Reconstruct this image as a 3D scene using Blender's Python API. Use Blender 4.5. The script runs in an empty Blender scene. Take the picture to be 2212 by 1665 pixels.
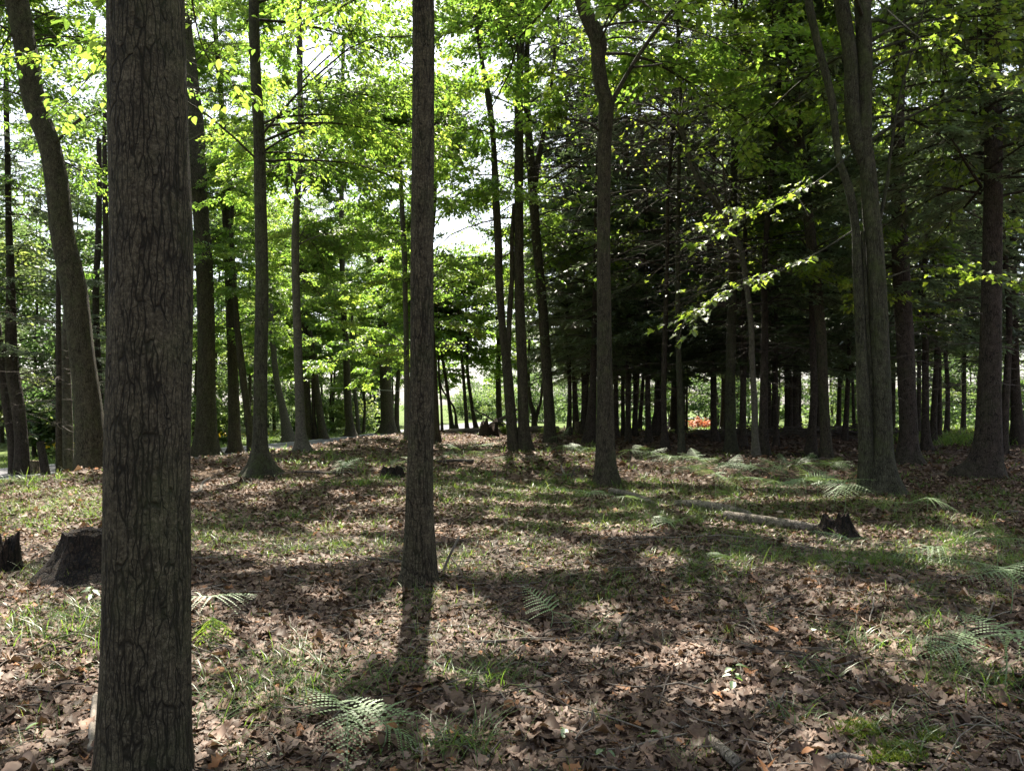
import bpy, math
import numpy as np
from mathutils import Vector, Euler

sc = bpy.context.scene
COL = sc.collection
R = math.radians
RNG = np.random.default_rng(7)

# ------------------------------------------------------------------ camera, sky, sun, exposure
F, W0, H0, VH = 1671.0, 2212.0, 1665.0, 870.0          # focal length and picture size in photo pixels, horizon row
CZ = 1.6
PITCH = math.atan((VH - H0 / 2) / F)
cam = bpy.data.cameras.new("camera")
cam.sensor_width = 36.0
cam.lens = 36.0 * F / W0
cam.clip_start, cam.clip_end = 0.05, 2000.0
camo = bpy.data.objects.new("camera", cam)
COL.objects.link(camo)
camo.location = (0, 0, CZ)
camo.rotation_euler = (math.pi / 2 + PITCH, 0, 0)
sc.camera = camo

SUN_AZ, SUN_EL = R(-5.0), R(56.0)                      # azimuth from +Y, positive to the right
SUN = np.array([math.sin(SUN_AZ) * math.cos(SUN_EL), math.cos(SUN_AZ) * math.cos(SUN_EL), math.sin(SUN_EL)])
w = bpy.data.worlds.new("World")
sc.world = w
w.use_nodes = True
nt = w.node_tree
nt.nodes.clear()
wo = nt.nodes.new("ShaderNodeOutputWorld")
bg = nt.nodes.new("ShaderNodeBackground")
sky = nt.nodes.new("ShaderNodeTexSky")
sky.sky_type = "NISHITA"
sky.sun_disc = False
sky.sun_elevation = SUN_EL
sky.sun_rotation = SUN_AZ
sky.dust_density = 2.0
bg.inputs["Strength"].default_value = 0.082
hs = nt.nodes.new("ShaderNodeHueSaturation")           # sky light desaturated toward neutral, standing in for a warmer white balance
hs.inputs["Saturation"].default_value = 0.5
nt.links.new(sky.outputs[0], hs.inputs["Color"])
nt.links.new(hs.outputs[0], bg.inputs["Color"])
nt.links.new(bg.outputs[0], wo.inputs["Surface"])
sl = bpy.data.lights.new("sun", "SUN")
sl.energy = 5.0
sl.angle = R(0.53)
sl.color = (1.0, 0.94, 0.84)
so = bpy.data.objects.new("sun", sl)
COL.objects.link(so)
so.rotation_euler = Vector(-SUN).to_track_quat("-Z", "Y").to_euler()
sc.view_settings.view_transform = "Standard"
sc.view_settings.look = "None"
sc.view_settings.exposure = 2.0
sc.view_settings.gamma = 1.0
sc.view_settings.use_curve_mapping = False
cy = sc.cycles
cy.use_denoising = True
cy.use_adaptive_sampling = True
cy.adaptive_threshold = 0.02
cy.max_bounces = 6
cy.diffuse_bounces = 3
cy.glossy_bounces = 2
cy.transmission_bounces = 3
cy.sample_clamp_indirect = 6.0
cy.caustics_reflective = cy.caustics_refractive = False


# ------------------------------------------------------------------ terrain and picture-to-world helpers
def sstep(x):
    x = np.clip(x, 0, 1)
    return x * x * (3 - 2 * x)


def edge_x(y):
    return -10.2 + (y - 15.7) * 0.2


ROAD_FAR = np.array([(-26, -5), (-23, 15), (-20, 30), (-18.9, 33), (-17.2, 41.8), (-14.9, 49), (-12.4, 60), (-6.2, 97), (5, 117), (17, 126), (60, 150), (130, 175)], float)


def gz(x, y):
    x = np.asarray(x, float)
    y = np.asarray(y, float)
    b = 0.030 * np.sin(x * 1.1 + 0.6 * y + 1.0) + 0.025 * np.sin(0.9 * y - 0.7 * x) + 0.014 * np.sin(2.7 * x + 1.3) * np.sin(2.3 * y) + 0.008 * np.sin(5.9 * x + 2 * y) * np.sin(5.1 * y - x)
    b = b + 0.05 * np.sin(0.35 * x + 0.5) * np.sin(0.3 * y)
    inside = 1 - sstep((edge_x(y) - x) / 2.8)
    inside = inside * (1 - sstep((y - 47) / 14.0))
    # low bank of roots and needles along the back of the hemlock stand
    berm = 0.22 * np.exp(-(((y - 35.5) / 1.6) ** 2)) * sstep((x - 8.5) / 2) * (1 - sstep((x - 17) / 2))
    far = 0 * y
    return b * inside - 1.0 * (1 - inside) + berm + far


def ray(u, v):
    u = np.asarray(u, float)
    v = np.asarray(v, float)
    dx = (u - W0 / 2) / F
    dy = (H0 / 2 - v) / F
    return dx, math.cos(PITCH) - dy * math.sin(PITCH), math.sin(PITCH) + dy * math.cos(PITCH)


def at(u, v, Y):
    a, b, c = ray(u, v)
    t = Y / b
    return np.array([a * t, Y + 0 * t, CZ + c * t])


def gp(u, v, zoff=0.0):
    """Point of the ground (or of a level zoff above it) seen at photo pixel (u, v)."""
    a, b, c = ray(u, v)
    t = (CZ - zoff) / -c
    for _ in range(12):
        t = 0.5 * t + 0.5 * (CZ - zoff - float(gz(a * t, b * t))) / -c
    return np.array([a * t, b * t, float(gz(a * t, b * t))])


def to_px(P):
    """Photo pixels of points on the ground, for laying out sun flecks and grass patches."""
    y = np.maximum(P[:, 1], 0.3)
    dz = P[:, 2] - CZ
    fwd = y * math.cos(PITCH) + dz * math.sin(PITCH)
    up = -y * math.sin(PITCH) + dz * math.cos(PITCH)
    return W0 / 2 + F * P[:, 0] / fwd, H0 / 2 - F * up / fwd


def in_ellipses(u, v, E, soft=0.0, rng=RNG):
    out = np.zeros(len(u), bool)
    j = rng.normal(0, soft, len(u)) if soft else 0
    for (cu, cv, ru, rv) in E:
        out |= ((u - cu) / ru) ** 2 + ((v - cv) / rv) ** 2 + j < 1
    return out


# where the sun comes through the canopy (gaps are really left between the leaves overhead)
LIT = [(640, 1190, 230, 40), (470, 1180, 120, 30), (760, 1135, 120, 18), (1120, 1215, 190, 38), (1000, 1160, 90, 14),
       (1440, 1235, 70, 28), (1350, 1165, 110, 18), (1720, 1280, 110, 45), (1600, 1240, 90, 22), (1850, 1330, 120, 25),
       (1990, 1400, 130, 26), (1570, 1525, 70, 42), (1620, 1330, 70, 30), (1090, 1395, 120, 24), (600, 1370, 100, 34),
       (445, 1345, 55, 45), (120, 1090, 150, 40), (150, 1430, 120, 40), (60, 1590, 90, 50), (250, 1340, 60, 26),
       (470, 1035, 90, 16), (560, 1060, 60, 10), (1060, 995, 110, 14), (1000, 950, 150, 12), (1180, 985, 120, 10), (1560, 1000, 260, 16),
       (1750, 1020, 150, 12), (1690, 1085, 170, 10), (1960, 1085, 130, 10), (2120, 1130, 90, 18), (1400, 1060, 80, 10),
       (860, 1310, 60, 22), (1000, 1330, 50, 30), (1300, 1330, 60, 26), (1460, 1430, 60, 24), (760, 1600, 140, 22), (1180, 1620, 120, 26),
       (1850, 1600, 130, 25), (2100, 1560, 60, 20), (950, 1460, 50, 20), (520, 1640, 90, 20), (1350, 1500, 50, 16), (2050, 1250, 60, 16)]
LIT += [(1560, 1028, 290, 22), (1740, 1046, 170, 18), (1250, 990, 90, 14), (930, 1350, 170, 80), (700, 1290, 60, 20), (330, 1600, 60, 40), (1700, 1640, 90, 20), (1250, 1560, 60, 16), (2150, 1330, 60, 16), (1500, 1640, 60, 16), (640, 1500, 60, 16), (980, 1560, 60, 14)]


SHAFTS = [(at(u, v, Y), r) for (u, v, Y, r) in [(1690, 440, 12.2, 0.9), (1570, 500, 11.8, 0.7), (1640, 600, 12.0, 0.8), (1500, 670, 11.8, 0.5), (1260, 545, 24, 1.6), (1450, 250, 24, 1.6), (1400, 330, 24, 1.2),
                                              (2110, 170, 10.6, 0.8), (480, 190, 8.5, 0.7), (150, 220, 8.5, 0.6), (720, 40, 8.5, 0.8), (2130, 590, 13.5, 0.6), (1600, 120, 24, 1.6), (700, 300, 25, 1.6), (560, 240, 9, 0.6)]]


def prune(P, rng, p=0.99, flecks=0.10):
    """Keep-mask for leaves: open the gaps that let the sun through to the lit patches of ground."""
    t = P[:, 2] / SUN[2]
    G = P - t[:, None] * SUN
    u, v = to_px(G)
    jit = 12
    hit = in_ellipses(u + rng.normal(0, jit, len(u)), v + rng.normal(0, jit * 0.25, len(u)), LIT) & (G[:, 1] > 1)
    n = np.sin(G[:, 0] * 2.1 + 1.7 * np.sin(G[:, 1] * 1.3)) * np.sin(G[:, 1] * 2.6 + 1.9 * np.sin(G[:, 0] * 1.7))
    hit |= n > 1 - 2 * flecks
    for (c, r) in SHAFTS:
        d = P - c
        s = d @ SUN
        hit |= (s > 0.35) & (np.linalg.norm(d - s[:, None] * SUN, axis=1) < r)
    return ~(hit & (rng.random(len(u)) < p))


# ------------------------------------------------------------------ materials
def new_mat(name):
    m = bpy.data.materials.new(name)
    m.use_nodes = True
    m.node_tree.nodes.clear()
    return m, m.node_tree.nodes, m.node_tree.links


def N(ns, t, **kw):
    n = ns.new(t)
    for k, v in kw.items():
        setattr(n, k, v)
    return n


def ramp(ns, stops):
    r = ns.new("ShaderNodeValToRGB")
    e = r.color_ramp.elements
    while len(e) < len(stops):
        e.new(0.5)
    for i, (p, c) in enumerate(stops):
        e[i].position = p
        e[i].color = (*c, 1) if len(c) == 3 else c
    return r


def rnd_attr(ns):
    return N(ns, "ShaderNodeAttribute", attribute_name="rnd")


def leaf_mat(name, refl, trans, gloss=0.06, tw=0.5, rough=0.45):
    m, ns, ln = new_mat(name)
    out = N(ns, "ShaderNodeOutputMaterial")
    a = rnd_attr(ns)
    cr = ramp(ns, refl)
    ct = ramp(ns, trans)
    ln.new(a.outputs["Fac"], cr.inputs[0])
    ln.new(a.outputs["Fac"], ct.inputs[0])
    d = N(ns, "ShaderNodeBsdfDiffuse")
    t = N(ns, "ShaderNodeBsdfTranslucent")
    g = N(ns, "ShaderNodeBsdfGlossy")
    g.inputs["Roughness"].default_value = rough
    g.inputs["Color"].default_value = (1.0, 1.0, 0.94, 1)
    ln.new(cr.outputs[0], d.inputs[0])
    ln.new(ct.outputs[0], t.inputs[0])
    m1 = N(ns, "ShaderNodeMixShader")
    m1.inputs[0].default_value = tw
    ln.new(d.outputs[0], m1.inputs[1])
    ln.new(t.outputs[0], m1.inputs[2])
    m2 = N(ns, "ShaderNodeMixShader")
    m2.inputs[0].default_value = gloss
    ln.new(m1.outputs[0], m2.inputs[1])
    ln.new(g.outputs[0], m2.inputs[2])
    ln.new(m2.outputs[0], out.inputs["Surface"])
    return m


def bark_mat(name, dark, mid, light, scale=24.0, stretch=0.2, bump=0.02, crack=0.16, moss=0.25, moss_col=(0.05, 0.065, 0.02), fine=3.2):
    m, ns, ln = new_mat(name)
    out = N(ns, "ShaderNodeOutputMaterial")
    bs = N(ns, "ShaderNodeBsdfPrincipled")
    bs.inputs["Roughness"].default_value = 0.9
    bs.inputs["Specular IOR Level"].default_value = 0.25
    tc = N(ns, "ShaderNodeTexCoord")
    oi = N(ns, "ShaderNodeObjectInfo")
    wn = N(ns, "ShaderNodeTexNoise")
    wn.inputs["Scale"].default_value = 7
    wn.inputs["Detail"].default_value = 3
    ln.new(tc.outputs["Object"], wn.inputs["Vector"])
    wadd = N(ns, "ShaderNodeVectorMath", operation="MULTIPLY_ADD")
    ln.new(wn.outputs["Color"], wadd.inputs[0])
    wadd.inputs[1].default_value = (0.042, 0.042, 0.2)
    ln.new(tc.outputs["Object"], wadd.inputs[2])
    mp = N(ns, "ShaderNodeMapping")
    mp.inputs["Scale"].default_value = (1, 1, stretch)
    ln.new(wadd.outputs[0], mp.inputs[0])
    v1 = N(ns, "ShaderNodeTexVoronoi", feature="DISTANCE_TO_EDGE")
    v1.inputs["Scale"].default_value = scale
    ln.new(mp.outputs[0], v1.inputs["Vector"])
    mp2 = N(ns, "ShaderNodeMapping")
    mp2.inputs["Scale"].default_value = (1, 1, min(stretch * 2.6, 1.0))
    ln.new(wadd.outputs[0], mp2.inputs[0])
    v2 = N(ns, "ShaderNodeTexVoronoi", feature="DISTANCE_TO_EDGE")
    v2.inputs["Scale"].default_value = scale * fine * 0.62
    ln.new(mp2.outputs[0], v2.inputs["Vector"])
    n2 = N(ns, "ShaderNodeTexNoise")
    n2.inputs["Scale"].default_value = 55
    n2.inputs["Detail"].default_value = 6
    n2.inputs["Roughness"].default_value = 0.75
    ln.new(tc.outputs["Object"], n2.inputs["Vector"])
    nw = N(ns, "ShaderNodeTexNoise")                      # fissures open and close along the stem
    nw.inputs["Scale"].default_value = 9
    nw.inputs["Detail"].default_value = 3
    ln.new(mp2.outputs[0], nw.inputs["Vector"])
    wm = N(ns, "ShaderNodeMapRange")
    wm.inputs["From Min"].default_value = 0.36
    wm.inputs["From Max"].default_value = 0.66
    wm.inputs["To Min"].default_value = 0.02
    wm.inputs["To Max"].default_value = crack
    ln.new(nw.outputs["Fac"], wm.inputs[0])
    r1 = N(ns, "ShaderNodeMapRange", interpolation_type="SMOOTHSTEP")
    ln.new(wm.outputs[0], r1.inputs["From Max"])
    ln.new(v1.outputs[0], r1.inputs[0])
    r2 = N(ns, "ShaderNodeMapRange", interpolation_type="SMOOTHSTEP")
    ln.new(wm.outputs[0], r2.inputs["From Max"])
    r2.inputs["To Min"].default_value = 0.6
    ln.new(v2.outputs[0], r2.inputs[0])
    mul = N(ns, "ShaderNodeMath", operation="MULTIPLY")
    ln.new(r1.outputs[0], mul.inputs[0])
    ln.new(r2.outputs[0], mul.inputs[1])
    hsum = N(ns, "ShaderNodeMath", operation="MULTIPLY_ADD")
    ln.new(n2.outputs["Fac"], hsum.inputs[0])
    hsum.inputs[1].default_value = 0.8
    ln.new(mul.outputs[0], hsum.inputs[2])
    pl = ramp(ns, [(0.32, tuple(0.42 * c for c in mid)), (0.5, mid), (0.68, light)])
    ln.new(n2.outputs["Fac"], pl.inputs[0])
    cr = N(ns, "ShaderNodeMix", data_type="RGBA")
    ln.new(mul.outputs[0], cr.inputs[0])
    cr.inputs[6].default_value = (*dark, 1)
    ln.new(pl.outputs[0], cr.inputs[7])
    # patches: lichen grey and moss green
    n3 = N(ns, "ShaderNodeTexNoise")
    n3.inputs["Scale"].default_value = 2.3
    n3.inputs["Detail"].default_value = 6
    n3.inputs["Roughness"].default_value = 0.65
    ofs = N(ns, "ShaderNodeVectorMath", operation="ADD")
    rv = N(ns, "ShaderNodeMath", operation="MULTIPLY")
    ln.new(oi.outputs["Random"], rv.inputs[0])
    rv.inputs[1].default_value = 40
    cmb = N(ns, "ShaderNodeCombineXYZ")
    ln.new(rv.outputs[0], cmb.inputs[0])
    ln.new(tc.outputs["Object"], ofs.inputs[0])
    ln.new(cmb.outputs[0], ofs.inputs[1])
    ln.new(ofs.outputs[0], n3.inputs["Vector"])
    mr = N(ns, "ShaderNodeMapRange", interpolation_type="SMOOTHSTEP")
    mr.inputs["From Min"].default_value = 0.45
    mr.inputs["From Max"].default_value = 0.72
    mr.inputs["To Max"].default_value = moss
    ln.new(n3.outputs["Fac"], mr.inputs[0])
    mx = N(ns, "ShaderNodeMix", data_type="RGBA")
    ln.new(mr.outputs[0], mx.inputs[0])
    ln.new(cr.outputs[2], mx.inputs[6])
    mx.inputs[7].default_value = (*moss_col, 1)
    n4 = N(ns, "ShaderNodeTexNoise")
    n4.inputs["Scale"].default_value = 13
    n4.inputs["Detail"].default_value = 4
    ln.new(ofs.outputs[0], n4.inputs["Vector"])
    hv = N(ns, "ShaderNodeHueSaturation")
    vv = N(ns, "ShaderNodeMapRange")
    vv.inputs["To Min"].default_value = 0.62
    vv.inputs["To Max"].default_value = 1.38
    vv.inputs["From Min"].default_value = 0.25
    vv.inputs["From Max"].default_value = 0.75
    ln.new(n4.outputs["Fac"], vv.inputs[0])
    ln.new(vv.outputs[0], hv.inputs["Value"])
    ln.new(mx.outputs[2], hv.inputs["Color"])
    ln.new(hv.outputs[0], bs.inputs["Base Color"])
    bp = N(ns, "ShaderNodeBump")
    bp.inputs["Strength"].default_value = 1.0
    bp.inputs["Distance"].default_value = bump
    ln.new(hsum.outputs[0], bp.inputs["Height"])
    ln.new(bp.outputs[0], bs.inputs["Normal"])
    ln.new(bs.outputs[0], out.inputs["Surface"])
    return m


def ramp_mat(name, stops, rough=0.85, noise=30.0, amp=0.35, bump=0.004, spec=0.3):
    """Plain surface: colour by the per-piece random value, broken up by object-space noise."""
    m, ns, ln = new_mat(name)
    out = N(ns, "ShaderNodeOutputMaterial")
    bs = N(ns, "ShaderNodeBsdfPrincipled")
    bs.inputs["Roughness"].default_value = rough
    bs.inputs["Specular IOR Level"].default_value = spec
    a = rnd_attr(ns)
    cr = ramp(ns, stops)
    ln.new(a.outputs["Fac"], cr.inputs[0])
    tc = N(ns, "ShaderNodeTexCoord")
    n = N(ns, "ShaderNodeTexNoise")
    n.inputs["Scale"].default_value = noise
    n.inputs["Detail"].default_value = 5
    ln.new(tc.outputs["Object"], n.inputs["Vector"])
    mr = N(ns, "ShaderNodeMapRange")
    mr.inputs["From Min"].default_value = 0.25
    mr.inputs["From Max"].default_value = 0.75
    mr.inputs["To Min"].default_value = 1 - amp
    mr.inputs["To Max"].default_value = 1 + amp
    ln.new(n.outputs["Fac"], mr.inputs[0])
    hv = N(ns, "ShaderNodeHueSaturation")
    ln.new(mr.outputs[0], hv.inputs["Value"])
    ln.new(cr.outputs[0], hv.inputs["Color"])
    ln.new(hv.outputs[0], bs.inputs["Base Color"])
    bp = N(ns, "ShaderNodeBump")
    bp.inputs["Distance"].default_value = bump
    ln.new(n.outputs["Fac"], bp.inputs["Height"])
    ln.new(bp.outputs[0], bs.inputs["Normal"])
    ln.new(bs.outputs[0], out.inputs["Surface"])
    return m


def ground_mat():
    m, ns, ln = new_mat("forest_floor")
    out = N(ns, "ShaderNodeOutputMaterial")
    bs = N(ns, "ShaderNodeBsdfPrincipled")
    bs.inputs["Roughness"].default_value = 0.95
    bs.inputs["Specular IOR Level"].default_value = 0.15
    tc = N(ns, "ShaderNodeTexCoord")
    wn = N(ns, "ShaderNodeTexNoise")
    wn.inputs["Scale"].default_value = 12
    wn.inputs["Detail"].default_value = 4
    ln.new(tc.outputs["Object"], wn.inputs["Vector"])
    wa = N(ns, "ShaderNodeVectorMath", operation="MULTIPLY_ADD")
    ln.new(wn.outputs["Color"], wa.inputs[0])
    wa.inputs[1].default_value = (0.12, 0.12, 0.12)
    ln.new(tc.outputs["Object"], wa.inputs[2])
    vo = N(ns, "ShaderNodeTexVoronoi")
    vo.inputs["Scale"].default_value = 16
    ln.new(wa.outputs[0], vo.inputs["Vector"])
    sep = N(ns, "ShaderNodeSeparateColor")
    ln.new(vo.outputs["Color"], sep.inputs[0])
    cr = ramp(ns, [(0.0, (0.035, 0.022, 0.014)), (0.4, (0.085, 0.055, 0.035)), (0.75, (0.15, 0.10, 0.068)), (1.0, (0.26, 0.19, 0.13))])
    ln.new(sep.outputs[0], cr.inputs[0])
    # green lawn and verge outside the wood
    at_ = N(ns, "ShaderNodeAttribute", attribute_name="lawn")
    n2 = N(ns, "ShaderNodeTexNoise")
    n2.inputs["Scale"].default_value = 1.3
    n2.inputs["Detail"].default_value = 8
    ln.new(tc.outputs["Object"], n2.inputs["Vector"])
    gr = ramp(ns, [(0.3, (0.05, 0.085, 0.02)), (0.55, (0.10, 0.14, 0.035)), (0.75, (0.19, 0.20, 0.07))])
    ln.new(n2.outputs["Fac"], gr.inputs[0])
    mx = N(ns, "ShaderNodeMix", data_type="RGBA")
    ln.new(at_.outputs["Fac"], mx.inputs[0])
    ln.new(cr.outputs[0], mx.inputs[6])
    ln.new(gr.outputs[0], mx.inputs[7])
    ln.new(mx.outputs[2], bs.inputs["Base Color"])
    bp = N(ns, "ShaderNodeBump")
    bp.inputs["Distance"].default_value = 0.03
    ln.new(vo.outputs["Distance"], bp.inputs["Height"])
    ln.new(bp.outputs[0], bs.inputs["Normal"])
    ln.new(bs.outputs[0], out.inputs["Surface"])
    return m


M = {}
M["ground"] = ground_mat()
M["oak"] = bark_mat("oak_bark", (0.014, 0.011, 0.006), (0.068, 0.056, 0.034), (0.15, 0.128, 0.088), scale=38, stretch=0.10, bump=0.018, moss=0.35)
M["maple"] = bark_mat("maple_bark", (0.014, 0.011, 0.007), (0.062, 0.050, 0.032), (0.13, 0.108, 0.075), scale=36, stretch=0.09, bump=0.016, moss=0.45)
M["mossy"] = bark_mat("mossy_bark", (0.015, 0.013, 0.008), (0.060, 0.056, 0.035), (0.12, 0.11, 0.075), scale=38, stretch=0.09, bump=0.016, moss=0.75, moss_col=(0.055, 0.066, 0.022))
M["beech"] = bark_mat("smooth_grey_bark", (0.04, 0.034, 0.026), (0.085, 0.074, 0.058), (0.14, 0.125, 0.10), scale=7, stretch=0.5, bump=0.004, crack=0.05, moss=0.4)
M["hemlock"] = bark_mat("hemlock_bark", (0.010, 0.007, 0.005), (0.052, 0.038, 0.029), (0.11, 0.083, 0.066), scale=30, stretch=0.2, bump=0.018, moss=0.2)
M["dead"] = ramp_mat("bare_wood", [(0, (0.05, 0.038, 0.03)), (0.6, (0.10, 0.082, 0.066)), (1, (0.22, 0.19, 0.155))], noise=40, amp=0.4, bump=0.003)
M["log"] = bark_mat("weathered_log", (0.05, 0.04, 0.03), (0.20, 0.165, 0.13), (0.34, 0.30, 0.25), scale=14, stretch=1.0, bump=0.01, crack=0.1, moss=0.3)
M["rot"] = bark_mat("rotten_wood", (0.004, 0.003, 0.002), (0.026, 0.018, 0.013), (0.09, 0.055, 0.038), scale=22, stretch=0.12, bump=0.03, crack=0.2, moss=0.3, moss_col=(0.03, 0.03, 0.012))
M["char"] = bark_mat("charred_wood", (0.004, 0.003, 0.0025), (0.020, 0.014, 0.010), (0.09, 0.062, 0.040), scale=20, stretch=0.10, bump=0.03, crack=0.2, moss=0.25, moss_col=(0.10, 0.07, 0.04))
M["cut"] = bark_mat("cut_stump", (0.03, 0.022, 0.014), (0.16, 0.125, 0.08), (0.30, 0.25, 0.17), scale=18, stretch=0.16, bump=0.012, moss=0.3)
G_R = [(0.0, (0.022, 0.05, 0.010)), (0.5, (0.040, 0.085, 0.016)), (1.0, (0.075, 0.115, 0.022))]
M["leaf_beech"] = leaf_mat("beech_leaves", G_R, [(0, (0.15, 0.29, 0.035)), (0.5, (0.28, 0.46, 0.055)), (1, (0.46, 0.58, 0.075))], tw=0.62)
M["leaf_maple"] = leaf_mat("maple_leaves", G_R, [(0, (0.18, 0.31, 0.03)), (0.5, (0.34, 0.49, 0.05)), (1, (0.53, 0.61, 0.065))], tw=0.62)
M["leaf_far"] = leaf_mat("far_leaves", [(0, (0.03, 0.06, 0.02)), (0.5, (0.055, 0.095, 0.035)), (1, (0.09, 0.125, 0.045))], [(0, (0.10, 0.20, 0.05)), (0.6, (0.22, 0.33, 0.08)), (1, (0.38, 0.46, 0.10))], tw=0.5, gloss=0.04)
M["needle"] = leaf_mat("hemlock_needles", [(0, (0.035, 0.055, 0.03)), (0.5, (0.06, 0.088, 0.05)), (1, (0.10, 0.13, 0.075))], [(0, (0.14, 0.22, 0.08)), (1, (0.30, 0.40, 0.14))], tw=0.4, gloss=0.12, rough=0.4)
M["fern"] = leaf_mat("fern_fronds", [(0, (0.11, 0.18, 0.07)), (1, (0.18, 0.26, 0.11))], [(0, (0.22, 0.36, 0.08)), (1, (0.36, 0.48, 0.12))], tw=0.3, gloss=0.07, rough=0.5)
M["fern_young"] = leaf_mat("young_fern_fronds", [(0, (0.06, 0.12, 0.02)), (1, (0.10, 0.16, 0.03))], [(0, (0.36, 0.56, 0.04)), (1, (0.46, 0.62, 0.06))], tw=0.6, gloss=0.05)
M["grass"] = leaf_mat("grass_blades", [(0, (0.026, 0.065, 0.014)), (0.6, (0.05, 0.10, 0.022)), (0.92, (0.10, 0.13, 0.035)), (1, (0.17, 0.17, 0.07))], [(0, (0.14, 0.26, 0.03)), (0.6, (0.26, 0.42, 0.045)), (1, (0.40, 0.46, 0.08))], tw=0.45, gloss=0.04, rough=0.4)
M["litter"] = leaf_mat("dead_leaves", [(0.0, (0.035, 0.020, 0.014)), (0.3, (0.092, 0.056, 0.040)), (0.65, (0.195, 0.130, 0.098)), (0.9, (0.36, 0.265, 0.21)), (1, (0.24, 0.11, 0.05))], [(0, (0.05, 0.03, 0.015)), (1, (0.25, 0.15, 0.07))], tw=0.15, gloss=0.02, rough=0.55)
M["acorn"] = ramp_mat("acorns", [(0, (0.10, 0.06, 0.04)), (1, (0.26, 0.18, 0.13))], rough=0.5, bump=0.001)
M["moss"] = leaf_mat("moss_shoots", [(0, (0.05, 0.08, 0.012)), (1, (0.12, 0.14, 0.02))], [(0, (0.12, 0.2, 0.02)), (1, (0.25, 0.3, 0.03))], tw=0.3, gloss=0.02)
M["road"] = ramp_mat("asphalt", [(0, (0.14, 0.135, 0.14)), (1, (0.14, 0.135, 0.14))], noise=3, amp=0.15, rough=0.9)
M["paint"] = ramp_mat("road_paint", [(0, (0.75, 0.75, 0.73)), (1, (0.75, 0.75, 0.73))], noise=3, amp=0.1, rough=0.7)
M["wire"] = ramp_mat("cable", [(0, (0.55, 0.54, 0.5)), (1, (0.55, 0.54, 0.5))], rough=0.5)
M["sumac"] = leaf_mat("red_leaves", [(0, (0.20, 0.04, 0.02)), (1, (0.36, 0.11, 0.04))], [(0, (0.5, 0.10, 0.04)), (1, (0.62, 0.24, 0.08))], tw=0.5)
M["yellow"] = leaf_mat("yellow_flowers", [(0, (0.5, 0.34, 0.02)), (1, (0.65, 0.46, 0.03))], [(0, (0.6, 0.4, 0.02)), (1, (0.7, 0.5, 0.03))], tw=0.4)
M["seedling"] = leaf_mat("seedling_leaves", [(0, (0.05, 0.12, 0.03)), (1, (0.10, 0.18, 0.06))], [(0, (0.2, 0.36, 0.05)), (1, (0.32, 0.46, 0.08))], tw=0.4, gloss=0.10)
M["mushroom"] = ramp_mat("orange_cap", [(0, (0.55, 0.20, 0.02)), (1, (0.6, 0.26, 0.03))], rough=0.4, noise=60)
M["stone"] = ramp_mat("pale_stone", [(0, (0.3, 0.3, 0.27)), (1, (0.4, 0.4, 0.36))], noise=14)


# ------------------------------------------------------------------ mesh helpers
def mk_mesh(name, V, Fs, mat, rnd=None, smooth=False, attrs=None):
    V = np.asarray(V, np.float32)
    if not isinstance(Fs, (list, tuple)):
        Fs = [Fs]
    Fs = [np.asarray(f, np.int32) for f in Fs if len(f)]
    me = bpy.data.meshes.new(name)
    me.vertices.add(len(V))
    me.vertices.foreach_set("co", V.ravel())
    loops = np.concatenate([f.ravel() for f in Fs])
    starts, tot = [], 0
    for f in Fs:
        starts.append(tot + np.arange(len(f), dtype=np.int32) * f.shape[1])
        tot += f.size
    starts = np.concatenate(starts)
    me.loops.add(len(loops))
    me.loops.foreach_set("vertex_index", loops)
    me.polygons.add(len(starts))
    me.polygons.foreach_set("loop_start", starts.astype(np.int32))
    if smooth:
        me.polygons.foreach_set("use_smooth", np.ones(len(starts), bool))
    me.update(calc_edges=True)
    for k, a in dict(attrs or {}, **({"rnd": rnd} if rnd is not None else {})).items():
        t = me.attributes.new(k, "FLOAT", "POINT")
        t.data.foreach_set("value", np.asarray(a, np.float32))
    me.materials.append(mat)
    return me


def link(name, data, parent=None, loc=(0, 0, 0), **props):
    o = bpy.data.objects.new(name, data)
    COL.objects.link(o)
    o.location = [float(c) for c in loc]
    if parent is not None:
        o.parent = parent
    for k, v in props.items():
        if v:
            o[k] = v
    return o


def thing(name, label, cat, loc=(0, 0, 0), group=None, rz=0.0):
    o = link(name, None, None, loc, label=label, category=cat, group=group)
    o.empty_display_size = 0.2
    o.rotation_euler = (0, 0, rz)
    return o


def nrm(a):
    return a / np.maximum(np.linalg.norm(a, axis=-1, keepdims=True), 1e-9)


def tubes(P, r, sides=5, cap=False):
    """P (n,k,3) polylines with radii r (n,k) -> verts, quads."""
    P = np.asarray(P, float)
    r = np.asarray(r, float)
    n, k, _ = P.shape
    T = nrm(np.gradient(P, axis=1))
    ref = np.where(np.abs(T[..., 2:3]) > 0.9, np.array([1.0, 0, 0]), np.array([0, 0, 1.0]))
    A = nrm(np.cross(T, ref))
    B = np.cross(T, A)
    th = np.arange(sides) * 2 * math.pi / sides
    V = P[:, :, None, :] + r[:, :, None, None] * (np.cos(th)[:, None] * A[:, :, None, :] + np.sin(th)[:, None] * B[:, :, None, :])
    base = np.arange(n)[:, None, None] * (k * sides) + np.arange(k - 1)[None, :, None] * sides
    j = np.arange(sides)[None, None, :]
    jn = (j + 1) % sides
    Q = np.stack([base + j, base + jn, base + sides + jn, base + sides + j], -1).reshape(-1, 4)
    return V.reshape(-1, 3), Q


def cat_parts(parts):
    """[(V, F)] with equal face size -> V, F"""
    Vs, Fs, o = [], [], 0
    for V, Fc in parts:
        Vs.append(V)
        Fs.append(np.asarray(Fc) + o)
        o += len(V)
    return np.concatenate(Vs), np.concatenate(Fs)


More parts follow.
